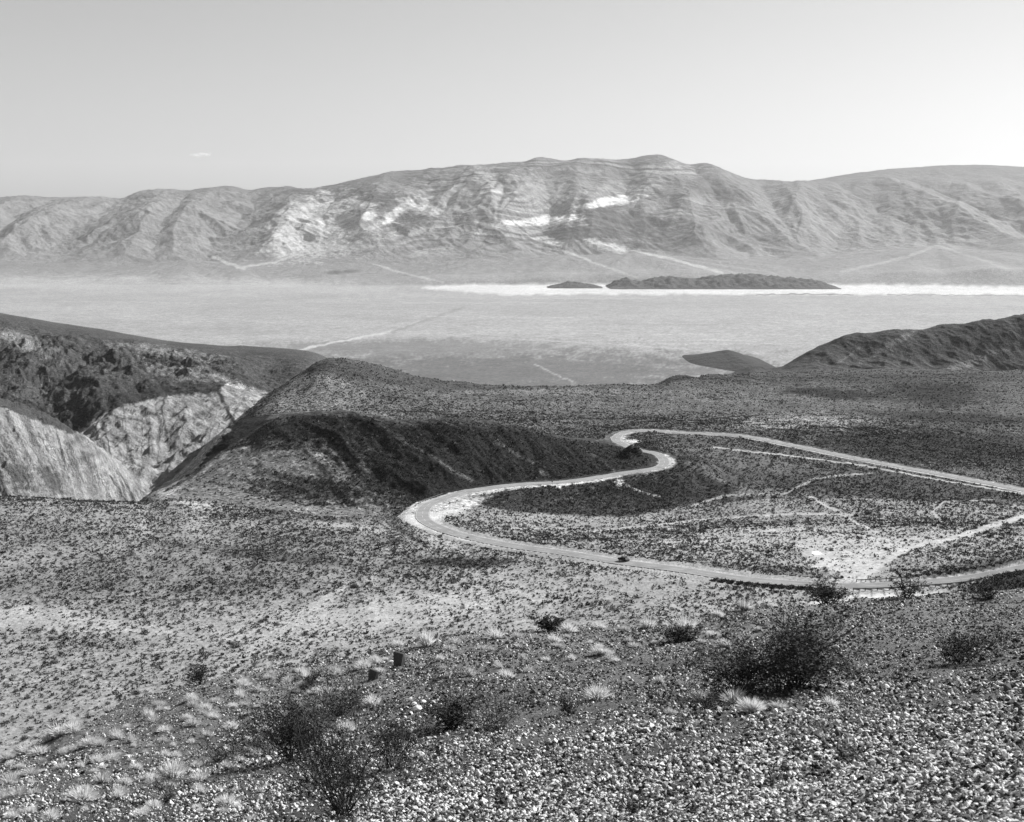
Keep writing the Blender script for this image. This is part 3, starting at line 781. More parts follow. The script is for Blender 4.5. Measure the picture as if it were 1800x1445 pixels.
PIECES = {1: ('gravel_slope', MAT_near, 'dark gravel slope falling away from the viewpoint in the foreground', 'slope'),
          2: ('desert_plain', MAT_plain, 'pale scrub dotted plain crossed by the winding road', 'plain'),
          3: ('hill', MAT_hill, 'dark gullied hill rising behind the bend of the road', 'hill'),
          4: ('canyon', MAT_canyon, 'pale steep canyon walls on the left', 'canyon'),
          5: ('hill', MAT_hill, 'rounded hill with pale flank and dark crest behind the near hill', 'hill'),
          6: ('plateau', MAT_hill, 'dark stony plateau beyond the far hairpin of the road', 'plateau'),
          7: ('ridge', MAT_hill, 'long dark ridge sloping down above the canyon on the left', 'ridge'),
          8: ('hills', MAT_hill, 'black hillside and small mound at the right edge of the valley', 'hills'),
          9: ('valley_floor', MAT_valley, 'wide flat hazy valley floor below the mountains', 'valley floor'),
          10: ('salt_flat', MAT_salt, 'bright white salt flat along the foot of the mountains', 'salt flat'),
          11: ('mountain_range', MAT_mtn, 'hazy banded desert mountain range on the skyline', 'mountains')}
P3D = np.stack([Xg, Dg, Zg], -1).reshape(-1, 3)
vid = np.arange(NR * NC).reshape(NR, NC)
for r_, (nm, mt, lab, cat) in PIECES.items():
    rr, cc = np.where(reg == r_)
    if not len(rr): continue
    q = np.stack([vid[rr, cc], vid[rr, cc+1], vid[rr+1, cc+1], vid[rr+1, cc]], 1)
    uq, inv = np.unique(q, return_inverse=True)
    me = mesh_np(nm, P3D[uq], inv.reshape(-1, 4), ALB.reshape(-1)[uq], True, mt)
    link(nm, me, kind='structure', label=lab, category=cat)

# ------------------------------------------------------------------ dark rocky hills standing on the salt flat
def playa_hill(profile, D, depth, label, amp_, seed, zb=-746.0, alb_=.05, front=None):
    n, k = 160, 44
    x0, x1 = profile[0][0], profile[-1][0]
    px = np.linspace(x0, x1, n)
    top = pchip1([p[0] for p in profile], [p[1] for p in profile], px)
    V = np.zeros((k, n, 3)); HH = np.zeros((k, n))
    for j in range(k):
        s = j / (k - 1) * 2 - 1
        for i in range(n):
            Y = D + s * (np.interp(px[i], [q[0] for q in front], [q[1] for q in front]) if front and s < 0 else depth)
            u, t = ray(px[i], top[i])
            zc = float(zat(u * D, D)); h = max(t * D - zc, 0)
            g_ = float(zat(u * D, Y)) if j in (0, k // 2, k - 1) or front else zc
            V[j, i] = (u * D, Y, g_ - 3 + (h + 3 if h > 0 else 0) * max(0, (1 - abs(s) ** 1.5)))
            HH[j, i] = h * max(0, (1 - abs(s) ** 1.5))
    hh = HH
    V[..., 2] += np.minimum(hh, 40) / 40 * amp_ * (ridged(V[..., 0] / 220, V[..., 1] / 260, 5, seed) - .4) + np.minimum(hh, 40) / 40 * amp_ * .5 * fbm(V[..., 0] / 60, V[..., 1] / 60, 4, seed + 1)
    idx = np.arange(n * k).reshape(k, n)
    q = np.stack([idx[:-1, :-1], idx[:-1, 1:], idx[1:, 1:], idx[1:, :-1]], -1).reshape(-1, 4)
    me = mesh_np('rocky_hill', V.reshape(-1, 3), q, np.full(n * k, alb_), True, MAT_mtn)
    link('rocky_hill', me, kind='structure', label=label, category='hill')
playa_hill([(1068,503),(1085,494),(1100,490),(1125,495),(1150,490),(1175,487),(1195,490),(1230,490),(1260,484),(1300,483),(1330,482),(1360,486),(1400,490),(1430,494),(1455,500),(1470,504.5)],
           12650, 420, 'long dark rocky hill standing on the white salt flat', 34, 5)
playa_hill([(962,504),(985,498),(1005,495.5),(1025,498),(1045,501),(1058,504)], 12600, 220, 'small dark rocky knoll on the salt flat left of the long hill', 16, 8)

playa_hill([(1196,644),(1205,635.5),(1220,629),(1240,624),(1262,620),(1280,616.5),(1298,620),(1318,628),(1340,634),(1370,638),(1400,640)], 6000, 330, 'low dark mound at the near edge of the valley left of the black hillside', 6, 12, zb=-712.0, alb_=.028, front=[(1196,40),(1220,260),(1280,620),(1340,900),(1400,1000)])

# ------------------------------------------------------------------ road
def ribbon(name, a, b, dz, mat, i0=0, i1=None, dash=None, parent=None, thick=0):
    P = RP[i0:i1]; Zr = RZ[i0:i1]
    T = np.gradient(P, axis=0); T /= np.hypot(T[:, 0], T[:, 1])[:, None]
    N = np.stack([-T[:, 1], T[:, 0]], 1)
    A = P + N * a; B = P + N * b
    V = np.concatenate([np.c_[A, Zr + dz], np.c_[B, Zr + dz]])
    n = len(P); i = np.arange(n - 1)
    if dash: i = i[(i % dash[0]) < dash[1]]
    q = np.stack([i, i + 1, i + 1 + n, i + n], 1)
    if thick:
        V = np.concatenate([V, V - [0, 0, thick]])
        i = np.arange(n - 1)
        q = np.concatenate([q, np.stack([i + 2*n, i + 2*n + 1, i + 1, i], 1), np.stack([i + n, i + n + 1, i + 3*n + 1, i + 3*n], 1)])
    me = mesh_np(name, V, q, None, False, mat)
    return me
def plain_mat(name, v, rough=.9, noise=None, metal=0):
    m, t, b = new_mat(name)
    b.inputs['Roughness'].default_value = rough
    b.inputs['Metallic'].default_value = metal
    b.inputs['Base Color'].default_value = (v, v, v, 1)
    if noise:
        n = tex_noise(t, noise[0], 5)
        t.links.new(M(t, 'MULTIPLY', M(t, 'MULTIPLY_ADD', n, noise[1] * 2, 1 - noise[1]), v), b.inputs['Base Color'])
    return m
MAT_asph = plain_mat('worn asphalt', .21, .9, (.15, .5))
MAT_line = plain_mat('road paint', .42, .7, (.5, .2))
road = link('road', ribbon('road', -3.5, 3.5, 0, MAT_asph, thick=.3), kind='structure', label='two lane asphalt road winding across the plain in tight bends', category='road')
link('road_marking', ribbon('road_marking', -3.3, -3.08, .012, MAT_line), road)
link('road_marking', ribbon('road_marking', 3.08, 3.3, .012, MAT_line), road)
link('centre_line', ribbon('centre_line', -.11, .11, .012, MAT_line, dash=(4, 2)), road)

# frame helper along the road
RT = np.gradient(RP, axis=0); RT /= np.hypot(RT[:, 0], RT[:, 1])[:, None]
RN = np.stack([-RT[:, 1], RT[:, 0]], 1)
ru = RP[:, 0] / RP[:, 1]; rpx, rpy = proj(ru, RZ / RP[:, 1])
def road_index(px, py):
    return int(np.argmin((rpx - px) ** 2 + (rpy - py) ** 2))

# ------------------------------------------------------------------ box / bar helpers for built things
def box(sx_, sy_, sz_, c=(0, 0, 0), rz=0, tx=1.0, ty=1.0):
    x, y, z = sx_ / 2, sy_ / 2, sz_ / 2
    v = [(-x,-y,-z),(x,-y,-z),(x,y,-z),(-x,y,-z),(-x*tx,-y*ty,z),(x*tx,-y*ty,z),(x*tx,y*ty,z),(-x*tx,y*ty,z)]
    cr, sr = math.cos(rz), math.sin(rz)
    v = [(c[0] + a*cr - b*sr, c[1] + a*sr + b*cr, c[2] + d) for a, b, d in v]
    f = [(0,3,2,1),(4,5,6,7),(0,1,5,4),(1,2,6,5),(2,3,7,6),(3,0,4,7)]
    return v, f
def join(parts):
    V, Fc = [], []
    for v, f in parts:
        o = len(V); V += list(v); Fc += [tuple(i + o for i in q) for q in f]
    return V, Fc
def pmesh(name, parts, mat, smooth=False):
    V, Fc = join(parts)
    me = bpy.data.meshes.new(name); me.from_pydata(V, [], Fc); me.update()
    if smooth: me.polygons.foreach_set('use_smooth', [True] * len(me.polygons))
    me.materials.append(mat)
    return me

MAT_steel = plain_mat('weathered rail steel', .10, .7)
MAT_wood = plain_mat('dark post timber', .05, .9)
def guard_rail(i0, i1, side_, label):
    step = 1 if i1 > i0 else -1
    idx = list(range(i0, i1, step))
    pts = [(RP[i] + RN[i] * side_, RZ[i]) for i in idx]
    base = Vector((*pts[0][0], pts[0][1]))
    root = link('guard_rail', None, loc=base, label=label, category='guard rail', group='guard rails beside the road')
    # beam with a folded profile
    prof = [(0, .80), (.07, .74), (0, .68), (.07, .58), (0, .50), (-.03, .50), (-.03, .80)]
    V, Fc = [], []
    for j, (p, z) in enumerate(pts):
        n_ = RN[idx[j]] * (1 if side_ > 0 else -1)
        for a, h in prof:
            V.append((p[0] - n_[0]*a - base.x, p[1] - n_[1]*a - base.y, z + h - base.z))
    k = len(prof)
    for j in range(len(pts) - 1):
        for a in range(k):
            b = (a + 1) % k
            Fc.append((j*k + a, j*k + b, (j+1)*k + b, (j+1)*k + a))
    me = bpy.data.meshes.new('beam'); me.from_pydata(V, [], Fc); me.update(); me.materials.append(MAT_steel)
    link('beam', me, root)
    pm = pmesh('post', [box(.2, .22, 1.3, (0, 0, .2))], MAT_wood)
    for j in range(0, len(pts), 1):
        p, z = pts[j]
        n_ = RN[idx[j]] * (1 if side_ > 0 else -1)
        o = link('post', pm, root, loc=(p[0] + n_[0]*.12 - base.x, p[1] + n_[1]*.12 - base.y, z - base.z))
    return root
iA, iB = road_index(1700, 1019), road_index(1478, 1036)
s_near = 5.0 if (RP[iA] + RN[iA] * 5)[1] < RP[iA][1] else -5.0
guard_rail(iA, iB, s_near, 'dark guard rail on near side of the road behind the gravel crest')
iA2 = road_index(1620, 1030)
guard_rail(iA2, road_index(1480, 1036), -s_near, 'dark guard rail on far side of the road beside the pale wash')
iC, iD = road_index(750, 891), road_index(800, 871)
cen = RP[road_index(900, 905)]
guard_rail(iC, iD, 5.6 if (RP[iC] + RN[iC] * 5)[1] > RP[iC][1] else -5.6, 'short guard rail on outside of the first sharp bend')

# road sign post and marker posts
def marker_post(px, py, off, h, label, group=None):
    i = road_index(px, py)
    p = RP[i] + RN[i] * off
    z = RZ[i] - .15
    root = link('marker_post', None, loc=(p[0], p[1], z), label=label, category='road sign')
    if group: root['group'] = group
    link('post', pmesh('post', [box(.14, .14, h, (0, 0, h / 2))], MAT_wood), root)
    link('panel', pmesh('panel', [box(.75, .05, .75, (0, -.1, h - .2))], MAT_steel), root)
    return root
marker_post(963, 846, -5.5 if (RP[road_index(963,846)] - RN[road_index(963,846)] * 5)[1] < RP[road_index(963,846)][1] else 5.5, 2.4, 'small dark road sign on near verge of the straight between the bends')

# ------------------------------------------------------------------ the car
def build_car():
    paint = plain_mat('dark car paint', .015, .35)
    glass = plain_mat('car glass', .02, .1)
    rub = plain_mat('tyre rubber', .02, .8)
    rim = plain_mat('wheel metal', .3, .4, metal=1)
    red = plain_mat('lamp lens', .08, .3)
    root = link('parked_car', None, label='dark car driving on the lower road across the plain', category='car')
    prof = [(-2.35,.45),(-2.38,.95),(-2.2,1.08),(-1.95,1.12),(-1.55,1.62),(-1.2,1.68),(.35,1.68),(.6,1.62),(1.15,1.14),(2.1,1.02),(2.35,.85),(2.38,.45),(1.95,.32),(-1.95,.32)]
    V, Fc = [], []
    for s in (-1, 1):
        for x, z in prof:
            wd = .93 if z < 1.2 else .72
            V.append((x, s * wd, z))
    n = len(prof)
    for i in range(n):
        j = (i + 1) % n; Fc.append((i, j, j + n, i + n))
    Fc.append(tuple(range(n))[::-1]); Fc.append(tuple(range(n, 2 * n)))
    me = bpy.data.meshes.new('body'); me.from_pydata(V, [], Fc); me.update(); me.materials.append(paint)
    bodyo = link('body', me, root)
    bv = bodyo.modifiers.new('bevel', 'BEVEL'); bv.width = .05; bv.segments = 2
    link('window', pmesh('window', [box(1.9, .01, .36, (-.4, -.835, 1.38)), ], glass), root)
    link('window', pmesh('window', [box(1.9, .01, .36, (-.4, .835, 1.38)), ], glass), root)
    for x in (-1.45, 1.45):
        for y in (-.86, .86):
            V, Fc = [], []
            for k in range(20):
                a = k * math.pi / 10
                V += [(.34*math.cos(a), -.11, .34*math.sin(a)), (.34*math.cos(a), .11, .34*math.sin(a))]
            Fc = [(2*k, 2*((k+1)%20), 2*((k+1)%20)+1, 2*k+1) for k in range(20)]
            Fc += [tuple(2*k for k in range(20))[::-1], tuple(2*k+1 for k in range(20))]
            me = bpy.data.meshes.new('wheel'); me.from_pydata(V, [], Fc); me.update(); me.materials.append(rub)
            w_ = link('wheel', me, root, loc=(x, y, .34))
            link('rim', pmesh('rim', [box(.26, .24, .26, (0, 0, 0)), box(.34, .235, .12, (0, 0, 0))], rim), w_)
    for y in (-.7, .7):
        link('headlight', pmesh('headlight', [box(.06, .35, .16, (2.33, y, .82))], rim), root)
        link('tail_light', pmesh('tail_light', [box(.06, .2, .3, (-2.36, y, .85))], red), root)
    return root
car = build_car()
ic = road_index(1091, 988)
near = -1 if (RP[ic] - RN[ic])[1] < RP[ic][1] else 1
pc = RP[ic] - RN[ic] * near * 1.7
car.location = (pc[0], pc[1], RZ[ic] + .01)
car.rotation_euler = (0, 0, math.atan2(RT[ic][1], RT[ic][0]))

# ------------------------------------------------------------------ scatter helpers
PHI = (1 + 5 ** .5) / 2
ICO_V = np.array([(-1,PHI,0),(1,PHI,0),(-1,-PHI,0),(1,-PHI,0),(0,-1,PHI),(0,1,PHI),(0,-1,-PHI),(0,1,-PHI),(PHI,0,-1),(PHI,0,1),(-PHI,0,-1),(-PHI,0,1)]) / math.hypot(1, PHI)
ICO_F = np.array([(0,11,5),(0,5,1),(0,1,7),(0,7,10),(0,10,11),(1,5,9),(5,11,4),(11,10,2),(10,7,6),(7,1,8),(3,9,4),(3,4,2),(3,2,6),(3,6,8),(3,8,9),(4,9,5),(2,4,11),(6,2,10),(8,6,7),(9,8,1)])

def scatter_mesh(name, protos, protoF, pos, size, alb, mat, stretch=None, smooth=False, tilt=0.3):
    """merge many transformed copies of small prototypes (list of (n,3)) sharing face lists"""
    Vs, Fs, As = [], [], []
    off = 0
    which = RNG.integers(0, len(protos), len(pos))
    ang = RNG.uniform(0, 2 * np.pi, len(pos))
    tl = RNG.normal(0, tilt, (len(pos), 2))
    for k, (pv, pf) in enumerate(zip(protos, protoF)):
        m = which == k
        if not m.any(): continue
        P, s, a, t = pos[m], size[m], ang[m], tl[m]
        v = pv[None] * s[:, None, None] if np.ndim(size) == 1 else pv[None] * s[:, None, :]
        c, sn = np.cos(a)[:, None], np.sin(a)[:, None]
        x = v[..., 0] * c - v[..., 1] * sn; y = v[..., 0] * sn + v[..., 1] * c; z = v[..., 2]
        z2 = z + x * t[:, :1] + y * t[:, 1:]
        V = np.stack([x, y, z2], -1) + P[:, None]
        n = len(pv)
        Fc = pf[None] + (np.arange(len(P)) * n)[:, None, None] + off
        off += len(P) * n
        Vs.append(V.reshape(-1, 3)); Fs.append(Fc.reshape(-1, pf.shape[1])); As.append(np.repeat(alb[m], n))
    return mesh_np(name, np.concatenate(Vs), np.concatenate(Fs), np.concatenate(As), smooth, mat)

def grid_pick(n, rmask, weight):
    """n random ground points: rmask rows/cols cells with weights"""
    rr, cc = np.where(rmask)
    wgt = weight[rr, cc]; wgt = wgt / wgt.sum()
    k = RNG.choice(len(rr), n, p=wgt)
    r, c = rr[k], cc[k]
    a, b = RNG.random(n), RNG.random(n)
    def bl(G): return (G[r, c]*(1-a)*(1-b) + G[r+1, c]*a*(1-b) + G[r, c+1]*(1-a)*b + G[r+1, c+1]*a*b)
    return np.stack([bl(Xg), bl(Dg), bl(Zg)], 1), bl(ALB) + .5 * (bl(TRK) > .45), bl(PXg), bl(PYg), bl(RD)
AREA = np.abs((Xg[:-1, 1:] - Xg[:-1, :-1]) * (Dg[1:, :-1] - Dg[:-1, :-1]))
SCR = np.abs((PXg[:-1, 1:] - PXg[:-1, :-1]) * (PYg[1:, :-1] - PYg[:-1, :-1])) + 1e-6
INF = (PXg[:-1, :-1] > -60) & (PXg[:-1, :-1] < 1860) & (PYg[:-1, :-1] < 1500)
VISc = VIS[:-1, :-1] | VIS[1:, 1:]
Dc = Dg[:-1, :-1]; KC = np.broadcast_to(Kg[:-1, None], Dc.shape)

def at_px(px, py, d0=2, d1=60):
    x, y = hit(px, py, d0, d1)
    return Vector((x, y, float(zat(x, y))))

# ------------------------------------------------------------------ gravel on the slope
def stone_mat(name):
    m, t, b = new_mat(name)
    at = t.nodes.new('ShaderNodeAttribute'); at.attribute_name = 'alb'
    n = tex_noise(t, 60, 4)
    t.links.new(M(t, 'MULTIPLY', at.outputs['Fac'], M(t, 'MULTIPLY_ADD', n, .8, .6)), b.inputs['Base Color'])
    b.inputs['Roughness'].default_value = .75
    return m
MAT_stone = stone_mat('gravel stone')   # stone attribute holds the reflectance
stones = []
for k in range(12):
    r_ = np.random.default_rng(100 + k)
    v = ICO_V * (1 + r_.normal(0, .2, (12, 1)))
    v = v * np.array([1, r_.uniform(.55, .9), r_.uniform(.55, 1.0)]) + r_.normal(0, .07, (12, 3))
    stones.append(v)
SF = [ICO_F] * 12
near_m = (KC < KI['L2'] + .3) & (KC > .1) & INF & VISc
# coarse, close
def gravel(n, wfun, s_lo, s_hi, pxmin, label_dark):
    pos, al, px, py, _ = grid_pick(n, near_m, wfun)
    d = pos[:, 1]
    big = np.clip(fbm(pos[:, 0] / 2.2, pos[:, 1] / 2.2, 3, 201) + .5, .25, 1.2)
    s = RNG.uniform(s_lo, s_hi, n) * np.exp(RNG.normal(0, .35, n)) * (.6 + .5 * big)
    s = np.maximum(s, 1.35 * pxmin * d / F * RNG.uniform(.6, 1.4, n))
    # tone: brighter on the near apron, darker and finer on the slope beyond
    edge = 1300 - (px - 500).clip(0) * .09
    br = np.clip((py - edge) / 60 + .5 + .5 * fbm(px / 90, py / 50, 3, 205), 0, 1)
    a = np.where(RNG.random(n) < .30 + .25 * br, RNG.uniform(.24, .52, n), RNG.uniform(.012, .08, n))
    lf = np.clip((750 - px) / 400, 0, 1) * -.12
    s = s * (1 - .25 * np.clip((700 - px) / 400, 0, 1)) * np.exp(RNG.normal(0, .22, n))
    a *= 1.22 + .7 * lf + .05 * br
    a = np.minimum(a, .66)
    s = np.minimum(s, ((label_dark or 6.0) + (px - 1200).clip(0, 600) / 600 * (py - 1200).clip(0, 245) / 245 * 3) * d / F * RNG.uniform(.75, 1.25, n))
    pos[:, 2] += s * .3
    kp = RNG.random(n) < np.clip(.85 + 1.3 * fbm(pos[:, 0] / 1.3, pos[:, 1] / 1.6, 4, 207), .22, 1)
    return pos[kp], s[kp], a[kp]
g1 = gravel(88000, SCR, .009, .020, 1.15, 0)
g2 = gravel(45000, SCR * np.clip(14 / Dc, 0, 2) ** 1.3, .013, .026, 1.2, 0)
g3 = gravel(22000, AREA, .012, .026, 1.2, 0)
g4 = gravel(900, SCR * (Dc > 7), .022, .040, 1.6, 9.5)
g4[0][:, 2] -= g4[1] * .35
gp = [np.concatenate(x) for x in zip(g1, g2, g3, g4)]
me = scatter_mesh('gravel', stones, SF, gp[0], gp[1], gp[2], MAT_stone)
link('gravel', me, kind='stuff', label='loose angular gravel covering the foreground slope', category='gravel')

# ------------------------------------------------------------------ scrub on the plain, each a low twiggy dome
MAT_scrub = stone_mat('scrub foliage')
def scrub_proto(seed, n):
    r_ = np.random.default_rng(seed)
    V, Fc = [], []
    for i in range(n):
        th = r_.uniform(0, 2 * np.pi); el = np.arccos(r_.uniform(.0, 1)); rad = r_.uniform(.35, 1.0)
        c = np.array([math.sin(el) * math.cos(th), math.sin(el) * math.sin(th), math.cos(el) * .9]) * rad
        c *= np.array([.62, .62, .8])
        e = r_.normal(0, 1, (3, 3)); e /= np.linalg.norm(e, axis=1)[:, None]
        s = 1.1 / math.sqrt(n) * 1.3
        V += list(c + e * s * np.array([1, 1, 1.2])); Fc.append((3*i, 3*i+1, 3*i+2))
    V = np.array(V); V[:, 2] = np.maximum(V[:, 2], -.1)
    return V, np.array(Fc)
sp = [scrub_proto(300 + i, 16) for i in range(8)]
pl = (KC > KI['P1'] - .4) & (KC < KI['C1'] - .05) & INF & VISc & (PXg[:-1, :-1] > 255)
pl |= (KC > KI['P1'] - .4) & (KC < KI['P3'] + .02) & INF & VISc
pl |= (KC >= KI['C1']) & (KC < KI['PL']) & INF & VISc & (PXg[:-1, :-1] > 1100)
pl |= (KC >= KI['P4']) & (KC < KI['H2'] + .6) & INF & VISc & (PXg[:-1, :-1] > 430)
dens = np.clip(.9 + 0.8 * fbm(Xg[:-1, :-1] / 55, Dg[:-1, :-1] / 75, 4, 221) + 0.7 * fbm(Xg[:-1, :-1] / 9, Dg[:-1, :-1] / 13, 3, 223) + 3.0 * (.36 - ALB[:-1, :-1] / .7).clip(-1, .25), .1, 2.6) * np.clip(1.5 - Dc / 850, .06, 1)
dens *= np.where((PXg[:-1, :-1] > 260) & (PXg[:-1, :-1] < 660) & (ALB[:-1, :-1] > .11) & (KC > KI['P3'] + .3) & (KC < KI['C1b']), .15, 1)
def scrub_set(n):
    pos, al, px, py, rd = grid_pick(n, pl, AREA * dens)
    sel = (rd > 8.5) & ~((al > .29) & (RNG.random(n) < np.clip((al - .27) * 9, .3, .92)))
    pos, al = pos[sel], al[sel]
    s = RNG.uniform(.26, .52, len(pos)) * np.exp(RNG.normal(-.05, .42, len(pos))) * (1 + (pos[:, 1] / 1400).clip(0, 1))
    a = RNG.uniform(.015, .07, len(pos)); lite = RNG.random(len(pos)) < np.where(al < .06, .03, .12); a[lite] = RNG.uniform(.12, .26, lite.sum())
    return pos, s, a
sp_pos, sp_s, sp_a = scrub_set(210000)
# shrub rows crowding the near verge of the lower road
ia, ib = sorted((int(np.argmin((rpx - 1262) ** 2 + (rpy - 1012) ** 2)), int(np.argmin((rpx - 1470) ** 2 + (rpy - 1036) ** 2))))
ex = []
for k_ in range(620):
    i_ = RNG.integers(ia, ib); nn = RN[i_] * (1 if RN[i_][1] < 0 else -1)
    q_ = RP[i_] + nn * RNG.uniform(4.4, 7.2) + RNG.normal(0, .6, 2)
    ex.append((q_[0], q_[1], float(zat(q_[0], q_[1])) - .05))
for x0_, x1_, n_, w_ in ((1590, 1790, 420, 14),):
    i0_, i1_ = sorted((int(np.argmin((rpx - x0_) ** 2 + (rpy - 1031) ** 2)), int(np.argmin((rpx - x1_) ** 2 + (rpy - 1003) ** 2))))
    for k_ in range(n_):
        i_ = RNG.integers(i0_, i1_); nn = RN[i_] * (1 if RN[i_][1] > 0 else -1)
        q_ = RP[i_] + nn * (7 + abs(RNG.normal(0, w_)))
        ex.append((q_[0], q_[1], float(zat(q_[0], q_[1])) - .05))
ex = np.array(ex)
sp_pos = np.concatenate([sp_pos, ex]); sp_s = np.concatenate([sp_s, RNG.uniform(.6, 1.1, len(ex))]); sp_a = np.concatenate([sp_a, RNG.uniform(.02, .06, len(ex))])
sc_px = sp_s / sp_pos[:, 1]
order = np.argsort(-sc_px)
ind, rest = order[:300], order[300:]
me = scatter_mesh('scrub', [p[0] for p in sp], [p[1] for p in sp], sp_pos[rest], sp_s[rest], sp_a[rest], MAT_scrub, tilt=.1)
link('scrub', me, kind='stuff', label='countless small dark shrubs peppering the desert plain', category='scrub')
ip = []
for i in range(6):
    v, f = scrub_proto(400 + i, 220)
    ip.append(mesh_np('shrub', v, f, np.full(len(v), .06 if i < 5 else .25), False, MAT_scrub))
def side_of(px, py):
    if px < 450: return 'on the left of the plain just below the gravel crest', 'small shrubs on the left of the plain'
    if px < 900: return 'on the pale slope below the two standing stones', 'small shrubs on the plain left of centre'
    if px < 1400: return 'on the plain between gravel crest and the lower road', 'small shrubs on the plain right of centre'
    return 'beside the road near the guard rails on the right', 'small shrubs on the right of the plain'
for j in ind:
    p = sp_pos[j]
    pxx, pyy = proj(p[0] / p[1], p[2] / p[1])
    wh, gr = side_of(pxx, pyy)
    pale = sp_a[j] > .15
    o = link('shrub', ip[5 if pale else int(j) % 5], loc=tuple(p), label=('small pale shrub ' if pale else 'small dark shrub ') + wh, category='shrub',
             group=('pale ' if pale else 'dark ') + gr)
    s = float(sp_s[j]); o.scale = (s, s, s * random.uniform(.8, 1.1)); o.rotation_euler = (0, 0, random.uniform(0, 6.28))

# a few larger dark bushes that stand out on the plain
for px, py, h, lab in ((1567,1020,2.6,'round black bush alone on the pale wash above the road'), (1660,914,3.4,'dark bush beside the faint track right of the pale wash'),
                       (1000,800,2.0,None), (300+105,0,0,None), (860,905,0,None), (779,939,2.0,'dark bush at inner edge of the first bend'), (822,946,2.4,'dark bush beside the lower road right of the first bend'),
                       (1299,775,2.6,'dark bush on near verge of the straight far road'), (1275,771,2.0,'low dark bush left of another on the far road verge'),
                       (800,930,0,None)):
    if not lab: continue
    x, y = hit(px, py, 300, 960)
    v, f = scrub_proto(int(px), 420)
    me = mesh_np('bush', v, f, np.full(len(v), .035), False, MAT_scrub)
    o = link('bush', me, loc=(x, y, float(zat(x, y)) - .1), label=lab, category='bush'); o.scale = (h * .62, h * .62, h * .62)

# ------------------------------------------------------------------ creosote bushes
MAT_twig = plain_mat('dark twigs', .05, .9)
MAT_dead = plain_mat('bleached dead stem', .4, .9)
def leaf_mat(name, v, trans=0):
    m, t, b = new_mat(name)
    if trans:
        tr_ = t.nodes.new('ShaderNodeBsdfTranslucent'); mx = t.nodes.new('ShaderNodeMixShader')
        tr_.inputs[0].default_value = (v, v, v, 1); mx.inputs[0].default_value = trans
        t.links.new(b.outputs[0], mx.inputs[1]); t.links.new(tr_.outputs[0], mx.inputs[2])
        t.links.new(mx.outputs[0], t.nodes['Material Output'].inputs[0])
    oi = t.nodes.new('ShaderNodeTexCoord')
    n = tex_noise(t, 25, 3)
    t.links.new(M(t, 'MULTIPLY', M(t, 'MULTIPLY_ADD', n, 1.2, .4), v), b.inputs['Base Color'])
    return m
MAT_leaf = leaf_mat('creosote leaves', .04)
MAT_leafg = leaf_mat('grey shrub leaves', .17, .2)
def tube(path, r0, r1, sides=3):
    V, Fc = [], []
    n = len(path)
    for i, p in enumerate(path):
        r = r0 + (r1 - r0) * i / (n - 1)
        d = (path[min(i+1, n-1)] - path[max(i-1, 0)]); d = d / (np.linalg.norm(d) + 1e-9)
        a = np.cross(d, [0.3, .1, 1]); a /= np.linalg.norm(a) + 1e-9; b = np.cross(d, a)
        for k in range(sides):
            th = 2 * math.pi * k / sides
            V.append(p + r * (a * math.cos(th) + b * math.sin(th)))
        if i:
            for k in range(sides):
                k2 = (k + 1) % sides
                Fc.append(((i-1)*sides + k, (i-1)*sides + k2, i*sides + k2, i*sides + k))
    return V, Fc
